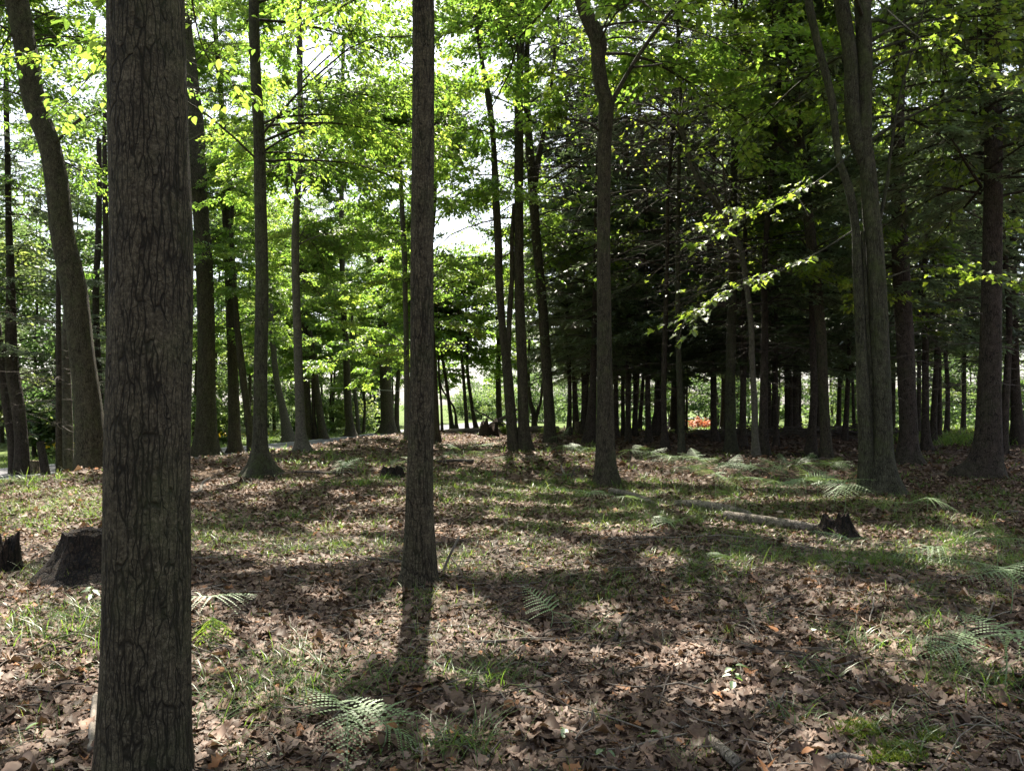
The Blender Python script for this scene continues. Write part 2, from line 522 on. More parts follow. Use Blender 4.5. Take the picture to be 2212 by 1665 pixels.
def leaf_quads(P, D, Nn, L, Wd, fold=0.18):
    """Folded diamond leaves: base P, direction D, normal Nn, length L, width Wd."""
    S = nrm(np.cross(D, Nn))
    U = np.cross(S, D)
    L = np.asarray(L)[:, None]
    Wd = np.asarray(Wd)[:, None]
    a = P
    b = P + D * L * 0.45 + S * Wd * 0.5 + U * Wd * fold
    c = P + D * L - U * L * 0.12
    d = P + D * L * 0.45 - S * Wd * 0.5 + U * Wd * fold
    V = np.stack([a, b, c, d], 1).reshape(-1, 3)
    i = np.arange(len(P))[:, None] * 4
    T = np.concatenate([i + np.array([[0, 1, 2]]), i + np.array([[0, 2, 3]])])
    return V, T


LOBED = np.array([(0, 0), (0.16, 0.22), (0.02, 0.46), (0.28, 0.30), (0.46, 0.52), (0.56, 0.22), (0.80, 0.20), (1.0, 0.0),
                  (0.80, -0.20), (0.56, -0.22), (0.46, -0.52), (0.28, -0.30), (0.02, -0.46), (0.16, -0.22)])
OVAL = np.array([(0, 0), (0.2, 0.2), (0.45, 0.29), (0.72, 0.2), (1.0, 0), (0.72, -0.2), (0.45, -0.29), (0.2, -0.2)])


def shaped_leaves(P, D, Nn, L, shape):
    S = nrm(np.cross(D, Nn))
    U = np.cross(S, D)
    k = len(shape)
    x = shape[:, 0][None, :, None]
    y = shape[:, 1][None, :, None]
    L = np.asarray(L)[:, None, None]
    z = 0.35 * np.abs(y) - 0.22 * x * x
    V = P[:, None, :] + L * (x * D[:, None, :] + y * S[:, None, :] + z * U[:, None, :])
    ctr = P[:, None, :] + L * (0.36 * D[:, None, :] - 0.03 * U[:, None, :])
    V = np.concatenate([V, ctr], 1)
    j = np.arange(k)
    tri = np.stack([j, (j + 1) % k, np.full(k, k)], 1)
    Fc = (np.arange(len(P))[:, None, None] * (k + 1) + tri[None]).reshape(-1, 3)
    return V.reshape(-1, 3), Fc, k + 1


def hdir(az):
    return np.stack([np.cos(az), np.sin(az), np.zeros_like(az)], -1)


# ------------------------------------------------------------------ trunks
def spline(P, n):
    P = np.asarray(P, float)
    d = np.concatenate([[0], np.cumsum(np.linalg.norm(np.diff(P[:, :3], axis=0), axis=1))])
    s = np.linspace(0, d[-1], n)
    # Catmull-Rom through the points
    out = np.empty((n, P.shape[1]))
    idx = np.clip(np.searchsorted(d, s, side="right") - 1, 0, len(P) - 2)
    for i, (si, k) in enumerate(zip(s, idx)):
        p0, p1, p2, p3 = P[max(k - 1, 0)], P[k], P[k + 1], P[min(k + 2, len(P) - 1)]
        h = max(d[k + 1] - d[k], 1e-9)
        t = (si - d[k]) / h
        m1 = (p2 - p0) / max(d[k + 1] - d[max(k - 1, 0)], 1e-9) * h
        m2 = (p3 - p1) / max(d[min(k + 2, len(P) - 1)] - d[k], 1e-9) * h
        out[i] = (2 * t**3 - 3 * t**2 + 1) * p1 + (t**3 - 2 * t**2 + t) * m1 + (-2 * t**3 + 3 * t**2) * p2 + (t**3 - t**2) * m2
    return out


def trunk_mesh(C, r, rng, sides=20, flare=0.5, rough=0.03, lobes=5, mat=None, ground=None, step=0.14, flare_h=0.28):
    """Closed tube round the centre line C (n,3), radii r, with buttressed foot and uneven girth."""
    L = np.linalg.norm(np.diff(C, axis=0), axis=1).sum()
    n = max(int(L / step), 12)
    Q = spline(np.column_stack([C, r]), n)
    C, r = Q[:, :3], np.maximum(Q[:, 3], 0.004)
    T = nrm(np.gradient(C, axis=0))
    A = nrm(np.cross(T, np.array([0.0, 1.0, 0.02])))
    B = np.cross(T, A)
    th = np.linspace(0, 2 * math.pi, sides, endpoint=False)
    h = C[:, 2] - (ground if ground is not None else C[0, 2])
    ph = rng.uniform(0, 6.28, 12)
    tt, hh = np.meshgrid(th, h)
    g = (np.sin(tt * 2 + ph[0] + hh * 0.7) * 0.5 + np.sin(tt * 3 + ph[1] - hh * 1.3) * 0.35 + np.sin(tt * 5 + ph[2] + hh * 2.1) * 0.25 + np.sin(tt + ph[3] + hh * 3.3) * 0.35 + np.sin(tt * 7 + ph[4] + 3 * np.sin(hh * 1.9 + ph[5])) * 0.2)
    rr = r[:, None] * (1 + rough * g)
    lob = 0.55 + 0.45 * np.cos(lobes * (tt + 0.25 * np.sin(tt + ph[6])) + ph[7])
    lob = lob * (0.7 + 0.3 * np.sin(tt * 2 + ph[8]))
    fl = np.exp(-np.maximum(hh - 0.04, 0) / flare_h)
    rr = rr * (1 + flare * fl * (0.15 + np.clip(lob, 0, 1.2)) * 1.45)
    V = C[:, None, :] + rr[..., None] * (np.cos(tt)[..., None] * A[:, None, :] + np.sin(tt)[..., None] * B[:, None, :])
    i = np.arange(n - 1)[:, None] * sides
    j = np.arange(sides)[None]
    jn = (j + 1) % sides
    Qf = np.stack([i + j, i + jn, i + sides + jn, i + sides + j], -1).reshape(-1, 4)
    V = V.reshape(-1, 3)
    V = np.vstack([V, C[-1]])
    top = len(V) - 1
    tri = np.stack([(n - 1) * sides + j[0], (n - 1) * sides + jn[0], np.full(sides, top)], 1)
    return V, Qf, tri


def px_line(pts, Y, lean=0.0):
    """Centre line and radii from photo pixels (u, v, width), foot first, in the upright plane at depth Y."""
    C, r = [], []
    y0 = None
    for (u, v, wd) in pts:
        p = at(u, v, Y)
        if y0 is None:
            y0 = p[2]
        yy = Y + lean * (p[2] - y0)
        p = at(u, v, yy)
        C.append(p)
        r.append(wd * yy / F / 2)
    return np.array(C), np.array(r)


def extend_top(C, r, H, rng, r_end=0.05, wob=0.25):
    """Carry the centre line on above the picture to height H."""
    d = nrm(C[-1] - C[-2])
    d = nrm(d + np.array([0, 0, 0.5]))
    p, out, ro = C[-1].copy(), [], []
    h0 = C[-1][2]
    k = max(int((H - h0) / 2.5), 0)
    for i in range(k):
        d = nrm(d + np.array([rng.normal(0, wob * 0.3), rng.normal(0, wob * 0.3), 0.25]))
        p = p + d * 2.5
        out.append(p.copy())
        ro.append(r[-1] + (r_end - r[-1]) * (i + 1) / k)
    if out:
        C = np.vstack([C, out])
        r = np.concatenate([r, ro])
    return C, r


# ------------------------------------------------------------------ crowns
def axis_at(C, z):
    zs = C[:, 2]
    o = np.argsort(zs)
    return np.stack([np.interp(z, zs[o], C[o, i]) for i in range(3)], -1)


def hardwood_crown(rng, C, zmin, zmax, Rad, nleaf, ls, nl=26, cut=True, shape=None, bias=None):
    """World-space limbs and leaves of a broadleaf tree round the stem C: layered sprays with gaps between."""
    z = zmin + (zmax - zmin) * rng.random(nl) ** 0.9
    f = (z - zmin) / max(zmax - zmin, 0.1)
    az = np.arange(nl) * 2.4 + rng.normal(0, 0.5, nl)
    if bias is not None:
        sel = rng.random(nl) < bias[1]
        az = np.where(sel, bias[0] + rng.normal(0, 0.5, nl), az)
    base = axis_at(C, np.minimum(z, C[:, 2].max()))
    Lb = Rad * (0.55 + 0.45 * np.sin(np.pi * np.clip(0.25 + 0.75 * f, 0, 1))) * rng.uniform(0.6, 1.15, nl)
    el = np.tan(np.radians(rng.uniform(5, 42, nl) + 22 * f))
    dr = hdir(az)
    k = 8
    s = np.linspace(0, 1, k)
    wig = np.cumsum(rng.normal(0, 0.05, (nl, k, 3)), 1) * Lb[:, None, None] * 0.35
    P = base[:, None] + dr[:, None] * (Lb[:, None] * s)[..., None] + wig * s[None, :, None]
    P[..., 2] += Lb[:, None] * (el[:, None] * s - (0.25 + 0.3 * (1 - f[:, None])) * s * s)
    rl = (0.006 + 0.005 * Lb)[:, None] * (1 - 0.85 * s)[None]
    # side twigs
    ntw = 16
    si = rng.uniform(0.2, 1.0, (nl, ntw))
    ii = np.clip((si * (k - 1)).astype(int), 0, k - 2)
    ft = si * (k - 1) - ii
    rows = np.arange(nl)[:, None]
    tb = P[rows, ii] * (1 - ft[..., None]) + P[rows, ii + 1] * ft[..., None]
    side = np.where(rng.random((nl, ntw)) < 0.5, 1, -1)
    taz = az[:, None] + side * rng.uniform(0.3, 1.4, (nl, ntw))
    tl = Rad * 0.34 * rng.uniform(0.4, 1.2, (nl, ntw)) * (1.15 - 0.5 * si)
    te = rng.normal(0.05, 0.22, (nl, ntw))
    td = hdir(taz)
    td[..., 2] = te
    tb, td, tl = tb.reshape(-1, 3), nrm(td.reshape(-1, 3)), tl.ravel()
    q = np.linspace(0, 1, 4)
    TP = tb[:, None] + td[:, None] * (tl[:, None] * q)[..., None]
    TP[..., 2] -= (0.22 * tl)[:, None] * q * q
    tr = np.maximum((0.006 + 0.003 * tl), 0.004)[:, None] * (1 - 0.7 * q)[None]
    # leaves on the twigs
    wgt = tl * np.where(rng.random(len(tl)) < 0.2, 0.15, 1.0)
    ti = rng.choice(len(tl), nleaf, p=wgt / wgt.sum())
    t = rng.random(nleaf) ** 0.75
    pos = tb[ti] + td[ti] * (tl[ti] * t)[:, None]
    pos[:, 2] -= 0.22 * tl[ti] * t * t
    yaw = np.arctan2(td[ti, 1], td[ti, 0]) + np.where(rng.random(nleaf) < 0.5, 1, -1) * rng.uniform(0.3, 1.3, nleaf)
    pos += hdir(yaw) * (rng.uniform(0.0, 0.16, nleaf) * (0.4 + tl[ti]))[:, None]
    pos[:, 2] += rng.normal(0, 0.045, nleaf)
    D = hdir(yaw)
    D[:, 2] = rng.normal(-0.35, 0.35, nleaf)
    D = nrm(D)
    Nn = nrm(np.stack([rng.normal(0, 0.42, nleaf), rng.normal(0, 0.42, nleaf), np.ones(nleaf)], 1))
    tint = np.clip(0.5 + 0.18 * rng.normal(0, 1, nleaf) + 0.22 * rng.normal(0, 1, len(tl))[ti], 0, 1)
    if cut:
        kp = prune(pos, rng, flecks=0.10 if C[0, 1] < 23 else 0.17)
        pos, D, Nn, tint = pos[kp], D[kp], Nn[kp], tint[kp]
    L = ls * rng.uniform(0.7, 1.25, len(pos))
    if shape is None:
        V, Fc = leaf_quads(pos, D, Nn, L, L * 0.66)
        per = 4
    else:
        V, Fc, per = shaped_leaves(pos, D, Nn, L, shape)
    b1 = tubes(P, rl, 6)
    b2 = tubes(TP, tr, 3)
    bv, bq = cat_parts([b1, b2])
    return (V, Fc, np.repeat(tint, per)), (bv, bq)


def hemlock_crown(rng, zmin, zmax, Lmax, nb, per, strip=0.17, droop=0.22):
    """Local-space hemlock: tiers of flat, drooping, feathery sprays. Returns needles and limbs."""
    z = zmin + (zmax - zmin) * np.sort(rng.random(nb)) ** 1.1
    f = (z - zmin) / (zmax - zmin)
    az = np.arange(nb) * 2.4 + rng.normal(0, 0.35, nb)
    Lb = (Lmax * (1 - 0.85 * f) ** 0.75) * rng.uniform(0.6, 1.1, nb) + 0.25
    k = 7
    s = np.linspace(0, 1, k)
    dr = hdir(az)
    P = dr[:, None] * (Lb[:, None] * s)[..., None]
    P = P + np.cumsum(rng.normal(0, 0.03, (nb, k, 3)), 1) * Lb[:, None, None] * 0.4
    e0 = rng.normal(0.12, 0.12, nb)
    P[..., 2] += z[:, None] + Lb[:, None] * (e0[:, None] * s - droop * s * s)
    P[:, 0] = np.stack([0 * z, 0 * z, z], -1)
    rl = (0.010 + 0.007 * Lb)[:, None] * (1 - 0.85 * s)[None]
    # secondary branchlets
    n2 = nb * 22
    bi = rng.choice(nb, n2, p=Lb / Lb.sum())
    t = 0.12 + 0.88 * rng.random(n2) ** 0.8
    ii = np.clip((t * (k - 1)).astype(int), 0, k - 2)
    ft = (t * (k - 1) - ii)[:, None]
    tb = P[bi, ii] * (1 - ft) + P[bi, ii + 1] * ft
    side = np.where(rng.random(n2) < 0.5, 1, -1)
    taz = az[bi] + side * rng.uniform(0.5, 1.1, n2)
    tl = 0.30 * Lb[bi] * (1.1 - 0.75 * t) * rng.uniform(0.6, 1.25, n2) + 0.12
    td = hdir(taz)
    td[:, 2] = rng.normal(-0.12, 0.14, n2)
    td = nrm(td)
    q = np.linspace(0, 1, 3)
    TP = tb[:, None] + td[:, None] * (tl[:, None] * q)[..., None]
    TP[..., 2] -= (0.2 * tl)[:, None] * q * q
    tr = 0.005 * (1 - 0.6 * q)[None] * np.ones((n2, 1))
    # needle strips along branchlets
    m = nb * per
    ki = rng.choice(n2, m, p=tl / tl.sum())
    tt = rng.random(m)
    pos = tb[ki] + td[ki] * (tl[ki] * tt)[:, None]
    pos[:, 2] -= 0.2 * tl[ki] * tt * tt
    yaw = np.arctan2(td[ki, 1], td[ki, 0]) + np.where(rng.random(m) < 0.5, 1, -1) * rng.uniform(0.3, 1.0, m)
    D = hdir(yaw)
    D[:, 2] = rng.normal(-0.22, 0.22, m)
    D = nrm(D)
    Nn = nrm(np.stack([rng.normal(0, 0.35, m), rng.normal(0, 0.35, m), np.ones(m)], 1))
    L = strip * rng.uniform(0.6, 1.4, m)
    V, Fc = leaf_quads(pos, D, Nn, L, L * 0.26, fold=0.1)
    tint = np.clip(0.5 + 0.2 * rng.normal(0, 1, m) + 0.2 * rng.normal(0, 1, nb)[bi[ki]], 0, 1)
    bv, bq = cat_parts([tubes(P, rl, 5), tubes(TP, tr, 3)])
    return (V, Fc, np.repeat(tint, 4)), (bv, bq)


def bare_branches(rng, zmin, zmax, Lmax, nb, rad=0.012):
    """Dead lower branches of a shaded conifer, with a few side twigs each."""
    z = rng.uniform(zmin, zmax, nb)
    az = rng.uniform(0, 6.28, nb)
    Lb = Lmax * rng.uniform(0.25, 1.0, nb)
    k = 7
    s = np.linspace(0, 1, k)
    P = hdir(az)[:, None] * (Lb[:, None] * s)[..., None]
    P = P + np.cumsum(rng.normal(0, 0.045, (nb, k, 3)), 1) * Lb[:, None, None]* 0.6
    P[..., 2] += z[:, None] + Lb[:, None] * (rng.normal(0.05, 0.15, nb)[:, None] * s - 0.16 * s * s)
    P[:, 0] = np.stack([0 * z, 0 * z, z], -1)
    r = (rad * (0.6 + 0.4 * Lb / Lmax))[:, None] * (1 - 0.8 * s)[None]
    n2 = nb * 5
    bi = rng.integers(0, nb, n2)
    t = rng.uniform(0.25, 0.95, n2)
    ii = np.clip((t * (k - 1)).astype(int), 0, k - 2)
    tb = P[bi, ii]
    td = hdir(az[bi] + rng.choice([-1, 1], n2) * rng.uniform(0.4, 1.1, n2))
    td[:, 2] = rng.normal(-0.1, 0.3, n2)
    tl = 0.3 * Lb[bi] * rng.uniform(0.4, 1.2, n2)
    q = np.linspace(0, 1, 3)
    TP = tb[:, None] + td[:, None] * (tl[:, None] * q)[..., None]
    TP[:, 1:] += rng.normal(0, 0.03, (n2, 2, 3))
    TP[:, 2, 2] -= 0.1 * tl
    tr = 0.35 * rad * (1 - 0.7 * q)[None] * np.ones((n2, 1))
    return cat_parts([tubes(P, r, 5), tubes(TP, tr, 3)])


HEM, HEM_RAW = [], []
for i_, (zm, zx, lm, nb_, pr) in enumerate([(4.4, 20, 3.8, 100, 400), (3.5, 18, 3.7, 100, 390), (5.2, 21, 3.6, 96, 400), (3.0, 15, 3.3, 100, 360)]):
    r_ = np.random.default_rng(100 + i_)
    nd, br = hemlock_crown(r_, zm, zx, lm, nb_, pr)
    HEM_RAW.append(nd)
    db = bare_branches(r_, 1.3, zm + 2.0, 2.4, 34)
    HEM.append((mk_mesh("hemlock_needle_spray", nd[0], nd[1], M["needle"], rnd=nd[2]),
                mk_mesh("hemlock_limb", br[0], br[1], M["hemlock"], smooth=True),
                mk_mesh("hemlock_dead_branch", db[0], db[1], M["dead"], rnd=np.full(len(db[0]), 0.25), smooth=True)))
TREE_SPOTS = []


def tree(name, label, pts, bark="maple", Y=None, lean=0.0, H=None, sides=20, flare=0.45, rough=0.035, lobes=5, crown=None, hem=None, group=None,
         stems=(), limbs=(), seed=0, step=0.14, hem_scale=1.0, hem_rot=None, flare_h=0.34, leafshape=None, leafmat=None):
    """One tree: trunk (and further stems) from photo pixels, limbs, crown of leaves or hemlock sprays."""
    rng = np.random.default_rng(seed + int(pts[0][0] * 7 + pts[0][1]))
    u0, v0, w0 = pts[0]
    g = gp(u0, v0)
    if Y is None:
        Y = g[1] + 0.35 * w0 * g[1] / F
    C, r = px_line(pts, Y, lean)
    zg = float(gz(C[0, 0], Y))
    # foot: down to just under the ground
    C[0, 2] = zg
    foot = C[0] - nrm(C[1] - C[0]) * 0.22
    C = np.vstack([foot, C])
    r = np.concatenate([[r[0] * 1.05], r])
    if H:
        C, r = extend_top(C, r, H, rng)
    base = np.array([C[1, 0], Y, zg])
    TREE_SPOTS.append((base[0], base[1], r[1]))
    t = thing(name, label, "tree", base, group)
    V, Q, T = trunk_mesh(C - base, r, rng, sides, flare, rough, lobes, ground=0.0, step=step, flare_h=flare_h)
    link("trunk", mk_mesh("trunk", V, [Q, T], M[bark], smooth=True), t)
    for st in stems:
        Cs, rs = px_line(st, Y + 0.02, lean)
        if H and st[-1][1] < 40:
            Cs, rs = extend_top(Cs, rs, H * 0.9, rng)
        V, Q, T = trunk_mesh(Cs - base, rs, rng, max(sides - 4, 10), 0.0, rough, lobes, ground=-9.0, step=step)
        link("stem", mk_mesh("stem", V, [Q, T], M[bark], smooth=True), t)
    for lb in limbs:
        dy = lb[0]
        Cs, rs = px_line(lb[1], Y, 0)
        n = len(Cs)
        for i in range(n):
            yy = Y + dy * i / (n - 1)
            Cs[i] = at(lb[1][i][0], lb[1][i][1], yy)
            rs[i] = lb[1][i][2] * yy / F / 2
        V, Q, T = trunk_mesh(Cs - base, rs, rng, 9, 0.0, 0.06, lobes, ground=-9.0, step=0.1)
        link("limb", mk_mesh("limb", V, [Q, T], M[bark], smooth=True), t)
    if crown:
        cr = dict(crown)
        nleaf = cr.pop("n")
        if Y > 12 and "bias" not in cr:
            cr["bias"] = (math.pi / 2 - base[0] / Y * 0.6, 0.45)
        lf, br = hardwood_crown(rng, C, cr.pop("z0"), cr.pop("z1"), cr.pop("R"), nleaf, cr.pop("ls"), shape=leafshape, **cr)
        link("crown", mk_mesh("crown", lf[0] - base, lf[1], M[leafmat or "leaf_beech"], rnd=lf[2]), t)
        link("branches", mk_mesh("branches", br[0] - base, br[1], M[bark], smooth=True), t)
    if hem is not None:
        a = hem_rot if hem_rot is not None else rng.uniform(0, 6.28)
        top = C[-1] - base
        kx, ky = top[0] / max(top[2], 1), top[1] / max(top[2], 1)
        for nm, me in zip(("crown", "branches", "dead_branches"), HEM[hem]):
            eul = (math.atan(-ky) * 0.9, math.atan(kx) * 0.9, a)
            if nm == "crown" and Y < 33:
                # near hemlocks get their own crown, with the gaps the sun comes through left open
                V, Fc, tn = HEM_RAW[hem]
                Rm = np.array(Euler(eul).to_matrix())
                Wp = (V[::4] * hem_scale) @ Rm.T + base
                kp = prune(Wp, rng, flecks=0.14)
                if nm == "crown" and base[0] > 0:
                    kp &= rng.random(len(kp)) < 0.9
                V = V.reshape(-1, 4, 3)[kp].reshape(-1, 3)
                i4 = np.arange(kp.sum())[:, None] * 4
                Fc = np.concatenate([i4 + np.array([[0, 1, 2]]), i4 + np.array([[0, 2, 3]])])
                me = mk_mesh("crown", V, Fc, M["needle"], rnd=tn.reshape(-1, 4)[kp].ravel())
            o = link(nm, me, t)
            o.rotation_euler = eul
            o.scale = (hem_scale,) * 3
    elif name == "hemlock_tree" and w0 >= 9:
        o = link("dead_branches", HEM[int(u0) % 4][2], t)
        o.rotation_euler = (0, 0, rng.uniform(0, 6.28))
    return t


def bough(t, line, n, L, shape, mat, seed, bark="maple", reach=0.7):
    """Leafy bough of tree t through (u, v, depth) points: one limb, side twigs and shaped leaves."""
    rng = np.random.default_rng(seed)
    base = np.array(t.location)
    C = spline(np.array([at(*p) for p in line]), 24)
    k = len(C)
    r = np.linspace(0.016, 0.004, k)
    nt_ = 26
    i = rng.integers(int(k * 0.35), k, nt_)
    dm = nrm(np.gradient(C, axis=0))[i]
    az = np.arctan2(dm[:, 1], dm[:, 0]) + rng.choice([-1, 1], nt_) * rng.uniform(0.3, 1.2, nt_)
    td = hdir(az)
    td[:, 2] = rng.normal(-0.15, 0.28, nt_)
    tl = reach * rng.uniform(0.25, 1.3, nt_)
    q = np.linspace(0, 1, 4)
    TP = C[i][:, None] + td[:, None] * (tl[:, None] * q)[..., None]
    TP[..., 2] -= 0.2 * tl[:, None] * q * q
    bv, bq = cat_parts([tubes(C[None], r[None], 6), tubes(TP, 0.004 * (1 - 0.6 * q)[None] * np.ones((nt_, 1)), 4)])
    link("limb", mk_mesh("limb", bv - base, bq, M[bark], smooth=True), t)
    ti = rng.integers(0, nt_, n)
    tt = rng.random(n) ** 0.7
    pos = C[i][ti] + td[ti] * (tl[ti] * tt)[:, None]
    pos[:, 2] -= 0.2 * tl[ti] * tt * tt
    yaw = az[ti] + rng.choice([-1, 1], n) * rng.uniform(0.3, 1.2, n)
    D = hdir(yaw)
    D[:, 2] = rng.normal(-0.35, 0.25, n)
    D = nrm(D)
    pos = pos + D * 0.03
    Nn = nrm(np.stack([rng.normal(0, 0.35, n), rng.normal(0, 0.35, n), np.ones(n)], 1))
    V, Fc, per = shaped_leaves(pos, D, Nn, L * rng.uniform(0.6, 1.2, n), shape)
    link("leaves", mk_mesh("leaves", V - base, Fc, M[mat], rnd=np.repeat(np.clip(rng.normal(0.6, 0.2, n), 0, 1), per)), t)


# ------------------------------------------------------------------ the trees
GH, GC = "broadleaf trees of the wood", "hemlock trees of the wood"


def cw(n, z0, z1, Rr, ls, **k):
    return dict(n=n, z0=z0, z1=z1, R=Rr, ls=ls, **k)


def hard(name, label, pts, **k):
    return tree(name, label, pts, group=GH, **k)


def hemt(label, pts, **k):
    k.setdefault("hem", int(pts[0][0]) % 4)
    k.setdefault("bark", "hemlock")
    k.setdefault("H", 17)
    k.setdefault("sides", 14)
    return tree("hemlock_tree", label, pts, group=GC, **k)


T_FRONT = hard("oak_tree", "thick foreground oak with fissured grey bark filling the frame from foot to top",
     [(314, 1672, 196), (314, 1600, 186), (317, 1400, 178), (318, 1200, 175), (319, 1000, 173), (324, 760, 170), (327, 530, 167), (321, 300, 162), (317, 0, 156)],
     bark="oak", Y=3.32, H=17, sides=72, flare=0.05, rough=0.02, step=0.05, crown=cw(30000, 8, 17, 6.0, 0.16, nl=34))
T_MID = hard("oak_tree", "straight slim brown trunk in the middle with a dark hollow at its foot",
     [(902, 1272, 78), (905, 1220, 70), (906, 1150, 63), (906, 1090, 59), (911, 830, 51), (912, 500, 49), (914, 250, 48), (914, 0, 48)],
     bark="oak", H=18, sides=48, flare=0.30, rough=0.022, lobes=3, step=0.06, crown=cw(52000, 7.2, 21.5, 6.5, 0.14, nl=46))
hard("maple_tree", "crooked trunk with an elbow bend near the top and one long forked limb",
     [(1310, 1052, 54), (1308, 1000, 44), (1308, 900, 37), (1306, 800, 33), (1304, 511, 29), (1306, 310, 30), (1309, 225, 34), (1299, 186, 32), (1292, 130, 31), (1293, 92, 36), (1273, 46, 33), (1254, 0, 26)],
     bark="maple", H=17, sides=32, flare=0.25, rough=0.03, step=0.08, crown=cw(59800, 8.6, 21, 6.5, 0.14, nl=40),
     limbs=[(0.3, [(1318, 228, 13), (1345, 178, 10), (1380, 120, 9), (1430, 50, 8), (1480, -10, 7)]),
            (0.5, [(1368, 145, 6), (1400, 143, 5), (1430, 138, 4)]),
            (-0.4, [(1293, 92, 7), (1300, 66, 5), (1313, 40, 4), (1324, 0, 4)]),
            (-0.8, [(1296, 284, 7), (1275, 268, 5), (1240, 259, 5), (1222, 258, 3)]),
            (0.8, [(1320, 262, 6), (1350, 255, 4), (1395, 266, 4), (1440, 300, 3), (1455, 320, 2)])])
T_CLUSTER = hard("oak_tree", "cluster of mossy greenish stems sharing one broad dark foot beside the ferns",
     [(1908, 1072, 74), (1906, 1000, 50), (1906, 950, 43), (1900, 733, 39), (1888, 516, 37), (1882, 465, 36), (1874, 356, 32), (1868, 300, 30), (1868, 124, 31), (1863, 0, 34)],
     bark="mossy", H=18, sides=32, flare=0.35, rough=0.03, step=0.08, crown=cw(15000, 5.6, 17, 6.2, 0.12, nl=40, bias=(0.5, 0.4)), leafmat="leaf_maple", leafshape=LOBED,
     stems=[[(1868, 1066, 36), (1871, 981, 31), (1865, 860, 27), (1860, 749, 22), (1852, 578, 20), (1848, 496, 17), (1836, 418, 18), (1812, 341, 15), (1797, 217, 16), (1766, 93, 16), (1746, 0, 17)],
            [(1886, 1060, 16), (1884, 960, 12), (1880, 820, 10), (1873, 700, 9), (1867, 578, 9), (1863, 500, 9)],
            [(1868, 352, 26), (1852, 310, 29), (1842, 248, 32), (1836, 124, 29), (1817, 0, 31)]],
     limbs=[(0.2, [(1896, 500, 8), (1915, 400, 7), (1925, 320, 6), (1945, 200, 5), (1985, 60, 4), (2000, 0, 3)]),
            (0.4, [(1868, 470, 4), (1890, 480, 4), (1900, 484, 3), (1925, 486, 2)])])
tree("hemlock_tree", "stout dark hemlock with plated reddish bark and spreading root foot near the right border",
     [(2124, 1036, 66), (2130, 1000, 54), (2134, 950, 50), (2140, 733, 42), (2145, 434, 37), (2145, 217, 33), (2144, 0, 29)],
     bark="hemlock", H=19, sides=32, flare=0.7, lobes=3, group=GC, hem=2, hem_scale=1.0, step=0.09)
hemt("old hemlock with ragged pale-ridged bark and clawing roots behind the mossy cluster",
     [(1962, 1004, 52), (1962, 970, 42), (1962, 919, 37), (1955, 733, 35), (1946, 578, 34), (1938, 326, 28), (1944, 93, 26), (1942, 0, 25)], sides=24, flare=0.5, lobes=4, hem=0, step=0.09)
hard("oak_tree", "massive furrowed trunk leaning up to the left beyond the foreground oak",
     [(198, 1010, 74), (194, 919, 59), (181, 795, 50), (157, 609, 50), (135, 508, 47), (124, 403, 47), (106, 310, 44), (73, 217, 46), (56, 109, 44), (36, 0, 46), (10, -90, 44)],
     bark="oak", Y=20.0, H=18, sides=32, flare=0.35, rough=0.03, step=0.09, crown=cw(39000, 7.5, 21, 5.6, 0.11, nl=44), leafshape=OVAL)
hemt("reddish hemlock trunk tight against the left side of a paler twin",
     [(129, 1018, 14), (127, 900, 12), (127, 780, 11), (126, 640, 10), (126, 520, 9), (115, 400, 8), (88, 260, 7)], hem=None, sides=12, Y=21.2)
hard("beech_tree", "pale smooth twin trunk standing between the thin red hemlock and the massive leaning oak",
     [(146, 1018, 25), (145, 950, 24), (143, 860, 22), (141, 760, 20), (148, 640, 17), (140, 520, 15), (126, 400, 13), (100, 280, 11), (70, 160, 9)], bark="beech", H=15, Y=21.6, sides=16, crown=cw(12000, 11.5, 15, 3.4, 0.13))
hemt("dark split hemlock trunk at the left border above the sawn stump",
     [(47, 1028, 33), (46, 950, 27), (36, 860, 27), (26, 795, 26), (23, 609, 17), (19, 480, 13), (17, 372, 12), (14, 150, 10)], hem=0, hem_scale=0.8, sides=16, flare=0.25)
hemt("lighter grey hemlock stem fused behind the dark split trunk at the left border",
     [(33, 1026, 24), (27, 950, 20), (16, 880, 20), (6, 800, 20), (-8, 700, 18), (-20, 500, 14)], hem=None, sides=14, flare=0.2)
hemt("slim hemlock half hidden by the foreground oak, close along its left side",
     [(236, 1004, 14), (237, 900, 14), (236, 760, 13), (232, 600, 13), (229, 516, 12), (226, 300, 9)], hem=None)
hemt("thin dark hemlock stem high between the massive leaning oak and the foreground oak",
     [(222, 985, 15), (210, 760, 14), (207, 620, 13), (212, 530, 13), (214, 430, 12), (214, 300, 10)], hem=3, hem_scale=0.75)
hard("oak_tree", "heavy ridged oak with a wide skirted foot by the road, right of the foreground oak",
     [(443, 988, 66), (444, 966, 54), (446, 900, 43), (445, 857, 40), (446, 733, 36), (440, 547, 35), (434, 465, 33), (427, 372, 37), (423, 279, 35), (415, 201, 33), (403, 62, 24), (398, 0, 22)],
     bark="oak", H=18, sides=28, flare=0.3, rough=0.025, step=0.1, crown=cw(65000, 5, 22, 5.0, 0.123, nl=44))
hard("maple_tree", "straight brown trunk standing just right of the heavy skirted oak",
     [(507, 980, 32), (507, 960, 28), (504, 826, 22), (498, 671, 20), (492, 531, 18), (485, 372, 17), (478, 217, 12), (465, 62, 10), (462, 0, 10)],
     bark="maple", H=16, sides=18, crown=cw(58500, 4.5, 20, 4.4, 0.123, nl=40), limbs=[(0.5, [(484, 310, 8), (468, 340, 7), (460, 325, 6), (455, 290, 5)]), (-0.5, [(490, 420, 6), (500, 400, 5), (506, 380, 4)])])
